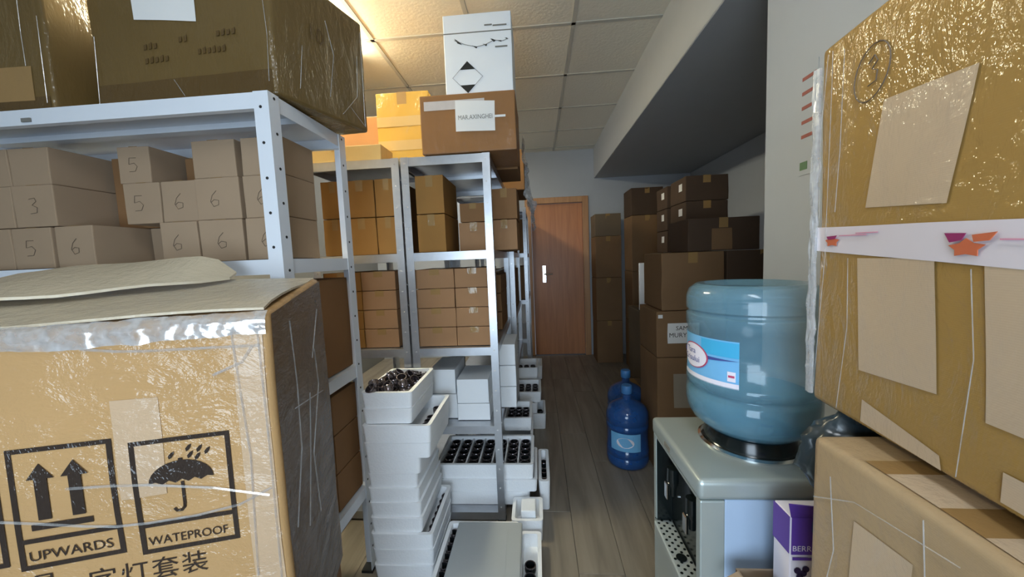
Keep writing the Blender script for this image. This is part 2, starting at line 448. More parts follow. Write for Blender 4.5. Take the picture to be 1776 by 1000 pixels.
# back wall with window
WX0, WX1, WZ0, WZ1 = -1.0, 0.40, 0.50, 1.70
b = MB().box(XL, WX0, YB - .12, YB, 0, ZC + .1).box(WX1, XP, YB - .12, YB, 0, ZC + .1)
b.box(WX0, WX1, YB - .12, YB, 0, WZ0).box(WX0, WX1, YB - .12, YB, WZ1, ZC + .1)
struct(b, 'wall_back', 'wall_dim', 'grey wall with a window behind the photographer')
f = MB()
for x0, x1, z0, z1 in ((WX0, WX0 + .05, WZ0, WZ1), (WX1 - .05, WX1, WZ0, WZ1), (WX0 + .05, WX1 - .05, WZ0, WZ0 + .05), (WX0 + .05, WX1 - .05, WZ1 - .05, WZ1), (-.325, -.275, WZ0 + .05, WZ1 - .05)):
    f.box(x0, x1, YB - .09, YB - .03, z0, z1)
wn = struct(f, 'window_1', 'lamp_frame', 'white framed window in the wall behind the photographer')
for x0, x1 in ((WX0 + .05, -.325), (-.275, WX1 - .05)):
    MB().box(x0, x1, YB - .064, YB - .058, WZ0 + .05, WZ1 - .05).build('pane', 'glass', wn)
# door
b = MB()
for x0, x1, z0, z1 in ((DX0 - .03, DX0 + .045, 0, DZ + .03), (DX1 - .045, DX1 + .03, 0, DZ + .03), (DX0 + .045, DX1 - .045, DZ - .045, DZ + .03)):
    b.box(x0, x1, YF - .02, YF + .11, z0, z1)
dr = struct(b, 'door_1', 'door_frame', 'orange-brown veneered wooden door at the end of the aisle', bevel=.004)
leaf = MB().box(DX0 + .048, DX1 - .048, YF + .02, YF + .06, .008, DZ - .05).build('door_leaf', 'door', dr, bevel=.003)
b = MB().box(.075, .115, YF + .008, YF + .02, .98, 1.20)
b.tube([(.095, YF + .012, 1.09), (.095, YF - .04, 1.09), (.10, YF - .045, 1.09), (.20, YF - .045, 1.09)], .009, 8)
b.build('door_handle', 'chrome', leaf)
# notices on the pillar wall: sheet with printed red lines
t = tag(MB().box(XP - .0016, XP - .0004, 1.112, 1.182, 1.53, 1.84).build('wall_notice', 'wall', loc=(XP - .001, 1.15, 1.52)),
        'white paper notice with short red lines on wall beside right carton', 'notice')
for k in range(5):
    z = 1.80 - k * .041
    MB().box(XP - .0024, XP - .0016, 1.118, 1.172, z, z + .010).build('printed_line', 'red', t)
MB().box(XP - .0024, XP - .0016, 1.145, 1.175, 1.545, 1.568).build('printed_mark', 'green', t)

# ------------------------------------------------------------ racks
def rack(name, x0, x1, y0, y1, ztop, shelves, mat, label, group=None, w=0.045, lip=0.045, t=0.0025, holes='bolt', hole_step=0.10, thick_front=True):
    """boltless angle-post rack: four L posts, shelf trays with folded edges"""
    r = thing(name, ((x0 + x1) / 2, (y0 + y1) / 2, 0), label, 'rack', group)
    for sx, px in ((1, x0), (-1, x1)):
        for sy, py in ((1, y0), (-1, y1)):
            b = MB()
            xa, xb = sorted((px, px + sx * w)); ya, yb = sorted((py, py + sy * w))
            yf = sorted((py, py + sy * t)); xf = sorted((px, px + sx * t))
            b.box(xa, xb, yf[0], yf[1], 0, ztop)
            ya2, yb2 = (ya + t, yb) if sy > 0 else (ya, yb - t)
            b.box(xf[0], xf[1], ya2, yb2, 0, ztop)
            p = b.build('post', mat, r)
            h = MB(); z = 0.08
            while z < ztop - .02:
                h.disc((px + sx * w * .55, py, z), (0, -sy, 0), .0045, .0008)
                h.disc((px, py + sy * w * .55, z + .03), (-sx, 0, 0), .0045, .0008)
                z += hole_step
            h.build('bolt_holes', holes, p)
            MB().box(xa - .002, xb + .002, ya - .002, yb + .002, -.0, .012).build('foot', 'bolt', p)
    for zs in shelves:
        b = MB()
        i0, i1, j0, j1 = x0 + t + .0006, x1 - t - .0006, y0 + t + .0006, y1 - t - .0006
        b.box(i0, i1, j0, j1, zs - .0035, zs)
        b.box(i0, i1, j0, j0 + .0015, zs - lip, zs - .0035); b.box(i0, i1, j1 - .0015, j1, zs - lip, zs - .0035)
        b.box(i0, i0 + .0015, j0 + .0015, j1 - .0015, zs - lip, zs - .0035); b.box(i1 - .0015, i1, j0 + .0015, j1 - .0015, zs - lip, zs - .0035)
        # folded-under edges and a stiffening rib
        b.box(i0 + .0015, i1 - .0015, j0 + .0015, j0 + .02, zs - lip, zs - lip + .0015)
        b.box(i0 + .0015, i1 - .0015, j1 - .02, j1 - .0015, zs - lip, zs - lip + .0015)
        b.box(i0 + .0015, i1 - .0015, (j0 + j1) / 2 - .02, (j0 + j1) / 2 + .02, zs - .022, zs - .0035)
        b.build('shelf', mat, r)
    return r

WR = rack('shelving_rack', -1.96, -0.748, 1.03, 1.448, 1.824, (1.823, 1.345, 0.905, 0.385), 'white_steel',
     'white painted metal rack at left, loaded with small tan boxes')
MB().box(-1.53, -1.50, 1.0285, 1.0325, 1.786, 1.797).build('maker_plate', 'greyink', WR)
AS = (1.808, 1.362, 0.895, 0.50, 0.05)
rack('shelving_rack', -.622, -.20, 1.71, 2.61, 1.809, AS, 'steel', 'nearest galvanised rack on the aisle, end-on behind foam trays', 'galvanised racks', w=.036, lip=.04, holes='stud')
rack('shelving_rack', -1.09, -.632, 1.71, 2.61, 1.809, AS, 'steel', 'galvanised rack set back to back left of the aisle rack', 'galvanised racks', w=.036, lip=.04, holes='stud')
rack('shelving_rack', -.60, -.165, 2.66, 3.56, 1.809, AS, 'steel', 'middle galvanised rack along the aisle, behind the nearest one', 'galvanised racks', w=.036, lip=.04, holes='stud')
rack('shelving_rack', -.56, -.09, 3.61, 4.51, 1.809, AS, 'steel', 'farthest galvanised rack along the aisle, beside the wooden door', 'galvanised racks', w=.036, lip=.04, holes='stud')

# ------------------------------------------------------------ wrapped foreground carton
fq = [(-1.205, .464), (-.530, .670), (-.641, 1.033), (-1.316, .827)]     # front-left, front-right, back-right, back-left
_wf = warper(.004, 5, 3)
t = thing('shipping_carton', (-.92, .75, .40), 'large film-wrapped tan carton with arrows and umbrella print in the left foreground', 'carton')
FGC = t
MB().hexa(fq, .402, [1.226, 1.232, 1.285, 1.280]).build('body', 'card_fg', t, bevel=.020, seg=4, sub=7, warp=_wf, smooth=True, angle=50)
n_front = (.292, -.956)
FF = Face((-.53, .67), (-.956, -.292), n_front, _wf)          # u from the right corner leftwards
FS = Face((-.53, .67), (-.292, .956), (.956, .292), _wf)      # right side, u from near corner backwards
# darker colour laid over the right side
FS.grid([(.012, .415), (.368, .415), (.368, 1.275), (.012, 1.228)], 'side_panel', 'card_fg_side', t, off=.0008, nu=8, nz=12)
# top flaps: the near one lies flat, the rear one is split and lifted
def fgtop(u, v, dz):      # u along front (from right corner), v backwards
    p = Vector((-.53, .67, 0)) + FF.d * u + FS.d * v
    return p + Vector((0, 0, 1.234 + .053 * v / .38 + dz))
def flap(pts, dz, name, mat, th=.005):
    nu = len(pts[0]) - 1; nv = len(pts) - 1; b = MB(); vs = []; k = (nu + 1) * (nv + 1)
    for lay in (0, th):
        for r_ in pts:
            for (u, v, h) in r_: vs.append(fgtop(u, v, dz + h + lay))
    fs = []
    for j in range(nv):
        for i in range(nu):
            a = j * (nu + 1) + i
            fs.append((a, a + nu + 1, a + nu + 2, a + 1)); fs.append((a + k, a + 1 + k, a + nu + 2 + k, a + nu + 1 + k))
    ring = [i for i in range(nu + 1)] + [j * (nu + 1) + nu for j in range(1, nv + 1)] + [nv * (nu + 1) + i for i in range(nu - 1, -1, -1)] + [j * (nu + 1) for j in range(nv - 1, 0, -1)]
    for i in range(len(ring)):
        a, c = ring[i], ring[(i + 1) % len(ring)]; fs.append((a, c, c + k, a + k))
    b.add(vs, fs)
    o = b.build(name, mat, t, warp=_wf, smooth=True, angle=35)
    bm = bmesh.new(); bm.from_mesh(o.data); bmesh.ops.recalc_face_normals(bm, faces=bm.faces); bm.to_mesh(o.data); bm.free()
    return o
rows = []
for v in (.020, .06, .12, .20, .30, .372):
    rows.append([(u, v, .004 * sin(9 * u + 14 * v) + (.004 if .05 < v < .3 else 0)) for u in (.014, .05, .1, .16, .22, .30, .38, .46, .54, .62, .69)])
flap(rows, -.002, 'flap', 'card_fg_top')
rows = []
N = 12
for k in range(6):
    c = k / 5
    row = []
    for i in range(N + 1):
        u = .21 + (.69 - .21) * i / N
        vf = .33 - .20 * min(1, max(0, (u - .21) / .30)) ** .7 + .006 * sin(40 * u)
        v = vf + (.374 - vf) * c
        lift = .009 + .008 * min(1, max(0, (u - .22) / .2)) + .003 * sin(25 * u) + (.050 - .030 * max(0, (u - .25) / .44)) * c * min(1, .15 + (u - .21) / .06)
        row.append((u, v, lift))
    rows.append(row)
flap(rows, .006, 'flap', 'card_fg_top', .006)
# film bunched along the front top edge, highlight band whitened into it
vs = []; fs = []; nu, nv = 150, 9
for i in range(nu + 1):
    u = .004 + .67 * i / nu
    top = 1.236 + .003 * noise.noise(Vector((u * 9, 2, 0))); low = 1.192 + .012 * noise.noise(Vector((u * 11, 7, 0)))
    for k in range(nv + 1):
        c = k / nv
        z = low + (top - low) * c; off = .003 - .016 * max(0, c - .62) ** 2 / .145
        nn = noise.noise(Vector((u * 26, c * 3.2, 4))) * .006 + noise.noise(Vector((u * 70, c * 8, 9))) * .0025
        vs.append(FF.pt(u, z + nn * .5, off + abs(nn) + .0012))
for i in range(nu):
    for k in range(nv):
        q_ = i * (nv + 1) + k; fs.append((q_, q_ + 1, q_ + nv + 2, q_ + nv + 1))
MB().add(vs, fs).build('bunched_wrap', 'film_edge', t, warp=_wf, smooth=True, angle=60)
for pts in ([(.299, 1.19), (.25, 1.181), (.206, 1.177), (.10, 1.173), (.018, 1.17)], [(.344, .938), (.28, .932), (.223, .923), (.12, .898), (.024, .865)],
            [(.50, .905), (.447, .896), (.387, .88), (.327, .863), (.28, .852), (.231, .848), (.15, .848), (.077, .856), (.02, .88)], [(.10, 1.12), (.05, 1.14), (.03, 1.17)]):
    FF.stroke(pts, .0026, 'wrap_fold', 'film', t, off=.003)
for pts in ([(.06, .70), (.05, .95), (.065, 1.22)], [(.02, .66), (.016, .95), (.02, 1.226)]):
    FF.stroke(pts, .002, 'wrap_fold', 'film', t, off=.003)
for pts in ([(.05, .75), (.11, .90), (.12, 1.05), (.10, 1.2)], [(.12, .70), (.16, .86), (.2, 1.0)], [(.2, .68), (.18, .85), (.27, 1.0), (.26, 1.1)], [(.24, 1.08), (.31, 1.2)], [(.1, 1.0), (.3, .97)]):
    FS.stroke(pts, .0016, 'wrap_fold', 'film', t, off=.003)
# bare patches and printed marks
FF.grid([(.268, .90), (.197, .90), (.193, 1.088), (.268, 1.09)], 'bare_patch', 'pale_patch', t, nu=4, nz=6)
FF.grid([(.065, .42), (.012, .42), (.012, 1.215), (.065, 1.215)], 'tape', 'pale_patch', t, nu=3, nz=14)
def frame(face, q, w, bar, nm, par):
    """outlined square: q = (u0, u1, z0, z1) with u0 > u1 (left, right), bar = height of the caption line"""
    u0, u1, z0, z1 = q
    p = face.grid([(u0, z1 - w), (u1, z1 - w), (u1, z1), (u0, z1)], nm, 'ink_film', par, off=.0016, nu=4, nz=1)
    for a in ([(u0, z0), (u1, z0), (u1, z0 + w), (u0, z0 + w)], [(u0, z0 + w), (u0 - w, z0 + w), (u0 - w, z1 - w), (u0, z1 - w)],
              [(u1 + w, z0 + w), (u1, z0 + w), (u1, z1 - w), (u1 + w, z1 - w)], [(u0 - w, bar), (u1 + w, bar), (u1 + w, bar + w), (u0 - w, bar + w)]):
        face.grid(a, 'frame_line', 'ink_film', p, off=.0016, nu=3, nz=3)
    return p
p1 = frame(FF, (.426, .272, .797, 1.020), .0085, .846, 'upwards_mark', t)
for uc in (.381, .331):
    FF.poly([(uc, .990), (uc + .020, .962), (uc + .0095, .962), (uc + .0095, .887), (uc - .0095, .887), (uc - .0095, .962), (uc - .020, .962)], 'arrow', 'ink_film', p1, off=.0016)
FF.poly([(.402, .869), (.312, .869), (.312, .880), (.402, .880)], 'arrow_base', 'ink_film', p1, off=.0016)
FF.text('UPWARDS', .413, .813, .026, 'lettering', 'ink_film', p1, ux=-1, width=.122)
p2 = frame(FF, (.248, .084, .786, 1.008), .0085, .838, 'waterproof_mark', t)
um = []
for i in range(15):
    a = pi * i / 14; um.append((.170 + .053 * cos(a), .921 + .039 * sin(a) + .002))
for i in range(1, 10):
    u = .117 + .106 * i / 10; um.append((u, .919 + .006 * abs(sin(pi * 5 * (u - .117) / .106))))
FF.poly(um, 'umbrella', 'ink_film', p2, off=.0016)
FF.poly([(.1725, .92), (.1675, .92), (.1675, .875), (.1725, .875)], 'umbrella_stem', 'ink_film', p2, off=.0016)
FF.stroke([(.170, .880), (.171, .869), (.176, .863), (.184, .863), (.188, .869)], .0028, 'umbrella_hook', 'ink_film', p2)
FF.poly([(.1735, .958), (.1665, .958), (.1665, .966), (.1735, .966)], 'umbrella_tip', 'ink_film', p2, off=.0016)
for u, z in ((.184, .973), (.155, .984), (.137, .980), (.153, .970), (.141, .965), (.124, .974)):
    FF.poly([(u + .004, z - .007), (u + .005, z - .001), (u, z + .005), (u - .005, z + .007), (u - .004, z + .001), (u, z - .005)], 'raindrop', 'ink_film', p2, off=.0016)
FF.text('WATEPROOF', .236, .802, .024, 'lettering', 'ink_film', p2, ux=-1, width=.133)
for ch, u in (('字', .336), ('灯', .287), ('套', .238), ('装', .189)):
    FF.text(ch, u, .737, .046, 'printed_character', 'ink_film', t, ux=-1)
for ch, u in (('用', .465), ('具', .418)):
    FF.text(ch, u, .752, .042, 'printed_character', 'ink_film', t, ux=-1)
p3 = frame(FF, (.602, .440, .81, 1.03), .0085, .862, 'printed_mark', t)
# carton underneath, out of the picture
o, _ = small_box(-1.24, -.58, .56, .94, 0, .40, M['card_brown'], 'shipping_carton', 'plain brown carton on the floor carrying the wrapped foreground carton', 'carton', rot=R(17))

# ------------------------------------------------------------ right-hand cartons
_wr = warper(.004, 5, 11)
rq = [(.462, .635), (.385, -.095), (.70, -.13), (.777, .600)]
t = thing('shipping_carton', (.58, .25, 1.06), 'huge ochre taped carton with white printed tape band, topmost at right', 'carton')
MB().hexa(rq[::-1], 1.062, [1.625] * 4).build('body', 'card_r', t, bevel=.009, seg=3, sub=7, warp=_wr, smooth=True, angle=50)
FR = Face((.462, .635), (-.105, -.995), (-.995, .105), _wr)
FE = Face((.462, .635), (.994, -.110), (.11, .994), _wr)
def fr(q, nm, mat, nu=6, nz=6, off=.0014): return FR.grid(q, nm, mat, t, off=off, nu=nu, nz=nz)
fr([(.098, 1.369), (.214, 1.359), (.235, 1.491), (.124, 1.502)], 'bare_patch', 'patch_r')
fr([(.099, 1.143), (.212, 1.150), (.204, 1.300), (.086, 1.300)], 'bare_patch', 'patch_r')
fr([(.262, 1.14), (.42, 1.14), (.42, 1.300), (.255, 1.300)], 'bare_patch', 'patch_r')
fr([(.105, 1.070), (.222, 1.066), (.219, 1.082), (.107, 1.103)], 'bare_patch', 'patch_r')
fr([(.28, 1.07), (.5, 1.07), (.5, 1.10), (.28, 1.10)], 'bare_patch', 'patch_r')
tp = fr([(-.002, 1.311), (.60, 1.27), (.60, 1.322), (-.002, 1.349)], 'printed_tape', 'tape_white', nu=20, nz=3, off=.002)
FE.grid([(.0, 1.311), (.20, 1.311), (.20, 1.349), (.0, 1.349)], 'printed_tape', 'tape_white', t, off=.002, nu=6, nz=3)
def star(u, z, s):
    pts = []
    for i in range(10):
        a = pi / 2 + 2 * pi * i / 10; r_ = (1 if i % 2 == 0 else .62) * s
        pts.append((u + r_ * cos(a) * 1.35, z + r_ * .7 * sin(a)))
    FR.poly(pts, 'printed_flower', 'print_orange', tp, off=.0032)
star(.036, 1.325, .012); star(.240, 1.311, .014)
FR.poly([(.025, 1.333), (.047, 1.334), (.043, 1.329), (.029, 1.328)], 'printed_petal', 'print_purple', tp, off=.0040)
FR.poly([(.218, 1.327), (.240, 1.326), (.236, 1.319), (.224, 1.317)], 'printed_petal', 'print_purple', tp, off=.0040)
FR.poly([(.246, 1.324), (.268, 1.326), (.262, 1.318), (.248, 1.317)], 'printed_petal', 'print_orange', tp, off=.0040)
for u0, u1, z in ((.052, .105, 1.3325), (.085, .125, 1.3345), (.27, .30, 1.318)):
    FR.poly([(u0, z), (u1, z - .001), (u1, z + .0005), (u0, z + .0015)], 'printed_line', 'print_pink', tp, off=.0034)
# circled number drawn with a pen
cc = [(.103 + .029 * cos(a), 1.545 + .034 * sin(a) + .006 * cos(a)) for a in [2 * pi * i / 22 for i in range(24)]]
FR.stroke(cc, .0009, 'pen_circle', 'pen', t)
FR.stroke([(.098, 1.558), (.108, 1.565), (.113, 1.556), (.104, 1.549), (.113, 1.544), (.111, 1.532), (.098, 1.530)], .0009, 'pen_number', 'pen', t)
for pts in ([(.006, 1.08), (.02, 1.3), (.03, 1.55), (.03, 1.61)], [(.004, 1.36), (.006, 1.5), (.02, 1.61)], [(.04, 1.37), (.05, 1.46), (.055, 1.60)], [(.06, 1.07), (.075, 1.2), (.07, 1.3)], [(.24, 1.07), (.25, 1.2), (.245, 1.29)]):
    FR.stroke(pts, .0006, 'wrap_fold', 'film', t, off=.003)
for k in range(4):
    pth = [FE.pt(-.002 + .004 * noise.noise(Vector((z * 16, k * 3.3, 2))), 1.07 + .53 * z, .003 + .003 * k + .004 * noise.noise(Vector((z * 22, k * 7.7, 0)))) for z in [i / 24 for i in range(25)]]
    MB().tube(pth, .0035, 5).build('wrap_fold', 'film_thick', t)
# the carton below, standing out a little further
_wl = warper(.005, 5, 17)
t2 = thing('shipping_carton', (.59, .24, .52), 'pale taped carton directly under the huge ochre carton at right', 'carton')
lq = [(.400, .548), (.380, -.09), (.765, -.09), (.785, .548)]
MB().hexa(lq[::-1], .522, 1.042).build('body', 'card_r2', t2, bevel=.012, seg=3, sub=6, warp=_wl, smooth=True, angle=50)
FL = Face((.400, .548), (-.031, -1), (-1, .031), _wl)
FL.grid([(.072, .86), (.146, .86), (.155, .972), (.079, .964)], 'bare_patch', 'patch_r', t2, off=.0016)
FL.grid([(.20, .86), (.30, .86), (.30, 1.0), (.21, 1.0)], 'bare_patch', 'patch_r', t2, off=.0016)
for u0, u1, mt in ((.075, .105, 'tape'), (.105, .165, 'patch_r'), (.165, .205, 'tape'), (.205, .34, 'patch_r')):
    q0 = FL.p0 + FL.d * u0; q1 = FL.p0 + FL.d * u1
    MB().add([(q0.x + .012, q0.y, 1.0435), (q1.x + .012, q1.y, 1.0435), (q1.x + .3, q1.y, 1.0435), (q0.x + .3, q0.y, 1.0435)], [(0, 1, 2, 3)]).build('top_tape', mt, t2, sub=3, warp=_wl)
for pts in ([(.01, .95), (.08, .99), (.2, 1.01)], [(.03, .80), (.05, .9), (.04, 1.0)], [(.16, .88), (.17, .95), (.165, 1.03)]):
    FL.stroke(pts, .0008, 'wrap_fold', 'film', t2, off=.003)
o, _ = small_box(.35, .79, -.09, .706, 0, .521, M['card_brown'], 'shipping_carton', 'brown carton on the floor at the bottom of the right stack', 'carton')
# small open carton with the fruit box, on the ledge behind
t3 = thing('open_carton', (.42, .65, .522), 'small open tan carton beside the dispenser, holding the purple box', 'carton')
b = MB()
x0, x1, y0, y1, z0, z1 = .372, .515, .603, .698, .523, .690
b.box(x0, x1, y0, y1, z0, z0 + .004); b.box(x0, x1, y0, y0 + .004, z0 + .004, z1); b.box(x0, x1, y1 - .004, y1, z0 + .004, z1)
b.box(x0, x0 + .004, y0 + .004, y1 - .004, z0 + .004, z1); b.box(x1 - .004, x1, y0 + .004, y1 - .004, z0 + .004, z1)
b.build('body', 'card_small', t3)
MB().slab([(x0 + .004, y0 + .002, z1), (x0 + .07, y0 + .002, z1), (x0 + .072, y0 + .052, z1 + .012), (x0 + .002, y0 + .05, z1 + .012)], (0, -.2, 1), .003).build('flap', 'card_small', t3)
MB().slab([(x0, y0 + .01, z1), (x0, y1 - .01, z1), (x0 - .03, y1 - .015, z1 - .012), (x0 - .03, y0 + .015, z1 - .012)], (-.3, 0, 1), .003).build('flap', 'card_small', t3)
tb = thing('fruit_box', (.468, .66, .528), 'purple and white berries box with torn top beside the dispenser', 'box')
_wb = warper(.001, 9, 5)
MB().box(.432, .505, .636, .682, .528, .845).build('body', 'label_white', tb, bevel=.002, sub=1)
FB = Face((.432, .6355), (1, 0), (0, -1)); FB2 = Face((.4315, .636), (0, 1), (-1, 0))
FB.poly([(.001, .775), (.072, .775), (.072, .8445), (.001, .8445)], 'purple_band', 'purple', tb, off=.0004)
FB2.poly([(.001, .775), (.045, .775), (.045, .8445), (.001, .8445)], 'purple_band', 'purple', tb, off=.0004)
MB().slab([(.432, .636, .845), (.505, .636, .845), (.505, .620, .872), (.418, .622, .880)], (0, -1, -.4), .0015).build('torn_flap', 'purple', tb)
FB.text('BERRIES', .002, .782, .0145, 'lettering', 'label_white', tb, off=.0016)
FB.poly([(.003, .765), (.040, .765), (.040, .770), (.003, .770)], 'printed_line', 'purple', tb, off=.0012)
FB.poly([(.034, .818), (.052, .818), (.052, .838), (.034, .838)], 'printed_square', 'label_navy', tb, off=.0014)
FB.text('4', .039, .821, .018, 'lettering', 'label_white', tb, off=.0022)
for u, z in ((.012, .745), (.022, .74), (.016, .733), (.026, .748)):
    FB.poly([(u + .006 * cos(2 * pi * i / 10), z + .006 * sin(2 * pi * i / 10)) for i in range(10)], 'printed_berry', 'berry', tb, off=.0012)
FB.poly([(.034, .73), (.044, .742), (.050, .738), (.042, .728)], 'printed_leaf', 'leaf', tb, off=.0012)
# dark plastic bag slumped at the far end of the stack
bm = bmesh.new(); bmesh.ops.create_icosphere(bm, subdivisions=4, radius=1)
for v in bm.verts:
    n = v.co.copy(); d = 1 + .24 * noise.noise(n * 2.1) + .13 * noise.noise(n * 5.3) + .05 * noise.noise(n * 11)
    v.co = Vector((n.x * .062 * d, n.y * .034 * d, n.z * .068 * d))
me = bpy.data.meshes.new('plastic_bag'); bm.to_mesh(me); bm.free(); me.materials.append(M['bag'])
for p in me.polygons: p.use_smooth = True
bg = bpy.data.objects.new('plastic_bag', me); C.objects.link(bg); bg.location = (.480, .589, .985)
tag(bg, 'crumpled dark plastic bag stuffed behind the pale taped carton', 'bag')
MB().tube([(.53, .62, 1.028), (.545, .632, 1.040), (.56, .648, 1.042), (.575, .662, 1.032)], .010, 7, flat=1.5).build('bag_neck', 'bag', bg, smooth=True)
small_box(.522, .625, .61, .70, .522, .772, M['card_brown'], 'small_carton', 'small brown carton behind the purple berries box', 'carton')

# ------------------------------------------------------------ water dispenser
dx0, dx1, dy0, dy1, dz = .315, .665, .732, 1.035, .85
t = thing('water_dispenser', ((dx0 + dx1) / 2, (dy0 + dy1) / 2, 0), 'silver and pale blue water dispenser standing against the right wall', 'water dispenser')
b = MB().box(dx0 + .055, dx1, dy0 + .006, dy1 - .006, .03, dz - .045)
b.build('cabinet', 'panel_blue', t, bevel=.004, seg=2)
b = MB().box(dx0, dx1 + .002, dy0, dy1, dz - .045, dz)
b.build('top_cover', 'silver', t, bevel=.012, seg=3, smooth=True, angle=60)
# front frame around the recess
b = MB()
zr0, zr1, yr0, yr1 = .553, dz - .052, dy0 + .022, dy1 - .022
b.box(dx0 + .004, dx0 + .054, dy0 + .001, yr0, .02, dz - .045); b.box(dx0 + .004, dx0 + .054, yr1, dy1 - .001, .02, dz - .045)
b.box(dx0 + .004, dx0 + .054, yr0, yr1, zr1, dz - .045); b.box(dx0 + .004, dx0 + .054, yr0, yr1, .02, zr0 - .02)
b.build('front_frame', 'silver', t, bevel=.003, seg=2)
b = MB().box(dx0 + .0485, dx0 + .0545, yr0 + .001, yr1 - .001, zr0 - .0195, zr1 - .001)
rp = b.build('recess_panel', 'black_gloss', t)
for ya, yb in ((yr0 + .0006, yr0 + .0022), (yr1 - .0022, yr1 - .0006)):
    MB().box(dx0 + .006, dx0 + .048, ya, yb, zr0, zr1 - .002).build('recess_lining', 'black_gloss', t)
for y in (.815, .935):
    b = MB().lathe([(.0, .03), (.014, .03), (.015, .0), (.015, -.012), (.010, -.020), (.008, -.045), (.0, -.045)], (dx0 + .022, y, .725), 12)
    tpp = b.build('tap', 'black_gloss', t, smooth=True)
    MB().box(dx0 + .003, dx0 + .010, y - .010, y + .010, .672, .715).build('tap_lever', 'chrome', tpp, bevel=.002)
    MB().disc((dx0 + .0475, y + .03, .655), (-1, 0, 0), .004, .002).build('indicator_light', 'chrome', rp)
b = MB().box(dx0 - .004, dx0 + .047, yr0 + .003, yr1 - .003, zr0 - .018, zr0 + .001)
dt = b.build('drip_tray', 'grille', t, bevel=.003)
h = MB()
for i in range(13):
    for j in range(4):
        h.disc((dx0 + .005 + .0115 * j, yr0 + .016 + .0205 * i + (.010 if j % 2 else 0), zr0 + .0012), (0, 0, 1), .0038, .0008, 6)
h.build('drain_holes', 'black_gloss', dt)
MB().disc((dx0 + .021, .875, zr0 + .0022), (0, 0, 1), .013, .0012, 14).build('drain_plug', 'black_gloss', dt)
MB().box(dx0 - .0012, dx0 + .0004, .89, .93, dz - .030, dz - .018).build('maker_plate', 'greyink', t)
bx, by, br = .505, .895, .139
MB().lathe([(.112, .0), (.112, .004), (.106, .008), (.100, .006), (.100, .0)], (bx, by, dz + .0002), 40).build('collar_ring', 'chrome', t, smooth=True)
MB().lathe([(.100, .001), (.099, .020), (.092, .036), (.074, .036), (.060, .004), (.0, .004)], (bx, by, dz), 40).build('bottle_collar', 'black_gloss', t, smooth=True)
for px_, py_ in ((dx0 + .06, dy0 + .04), (dx0 + .06, dy1 - .04), (dx1 - .04, dy0 + .04), (dx1 - .04, dy1 - .04)):
    MB().lathe([(0, 0), (.016, 0), (.018, .008), (.014, .03), (0, .03)], (px_, py_, 0), 10).build('foot', 'black_gloss', t)

def big_bottle(name, c, r, hgt, mat, label, flip, water_to=None, lab=None, seg=48):
    """five gallon bottle; profile given upright from the base (z=0) to the mouth"""
    k = hgt / .49; s = r / .137
    prof = [(0, .012), (.09, .010), (.100, 0), (.115, .001), (.131, .014), (.137, .034), (.137, .064), (.1315, .069), (.1315, .074), (.137, .079), (.137, .108),
            (.1335, .112), (.1335, .236), (.137, .240), (.1365, .262), (.1315, .267), (.1315, .272), (.137, .278), (.137, .312), (.134, .332), (.124, .354), (.100, .376), (.060, .396), (.030, .410), (.028, .418), (.027, .466), (.030, .468), (.030, .476), (.0, .476)]
    t = thing(name, c, label, 'bottle')
    f = (lambda z: hgt - z) if flip else (lambda z: z)
    P = [(a * s, f(z * k)) for a, z in prof]
    if flip: P = [(a, max(z, .040 if a > 0.001 else .040)) for a, z in P[::-1]]
    MB().lathe(P, c, seg).build('bottle_body', mat, t, smooth=True, angle=50)
    return t, P
# bottle upside down on the dispenser: its neck sits in the collar
bz0 = dz + .006 - .014
t, P = big_bottle('water_bottle', (bx, by, bz0 - .054), br, .452, 'pet', 'large blue water bottle upside down on the dispenser', True)
tl = t
wz = bz0 - .054
prw = [(a * .965, z) for a, z in P if .062 < z < .185]
prw = [(0, prw[0][1] + .002)] + prw + [(prw[-1][0], .19), (0, .19)]
MB().lathe(prw, (bx, by, wz), 40).build('water', 'water', t, smooth=True, angle=50)
# curved label, angle measured from the direction towards the camera
base = math.atan2(-by, -bx)
def cyl(u, z, off=0.0): # u metres along the label from its right edge, leftwards
    a = base - R(8) - u / (br * .975)
    r_ = br * .975 + off
    return Vector((bx + r_ * cos(a), by + r_ * sin(a), z))
def cylgrid(u0, u1, z0, z1, name, mat, par, off, nu=14, fn=None):
    vs = []; fs = []
    for i in range(nu + 1):
        for j in range(3):
            u = u0 + (u1 - u0) * i / nu
            z = (z0 + (z1 - z0) * j / 2) if fn is None else fn(i / nu, j / 2)
            vs.append(cyl(u, z, off))
    for i in range(nu):
        for j in range(2):
            k = i * 3 + j; fs.append((k, k + 1, k + 4, k + 3))
    o = MB().add(vs, fs).build(name, mat, par, smooth=True)
    a = o.data.polygons[0]; 
    if a.normal.dot((vs[0] - Vector((bx, by, vs[0].z)))) < 0: o.data.flip_normals()
    return o
def cylpoly(pts, name, mat, par, off):
    return MB().add([cyl(u, z, off) for u, z in pts], [tuple(range(len(pts)))]).build(name, mat, par)
LZ0, LZ1 = 1.018, 1.122
lb = cylgrid(0, .19, LZ0, LZ1, 'label', 'label_blue', t, .0012, 20)
cylgrid(0, .19, LZ0, LZ0 + .012, 'label_stripe', 'label_white', lb, .0020, 20)
cylgrid(0, .085, LZ0 + .068, LZ1 - .003, 'label_sky', 'label_cyan', lb, .0018, 10)
cylgrid(.0, .085, LZ0 + .0, LZ0 + .0, 'label_swash', 'label_navy', lb, .0022, 10, fn=lambda a, c: LZ0 + .062 + (c - .5) * .010 * a - .004 * a)
ov = []
for i in range(26):
    a = 2 * pi * i / 26; ov.append((.112 + .044 * cos(a), LZ0 + .055 + .028 * sin(a)))
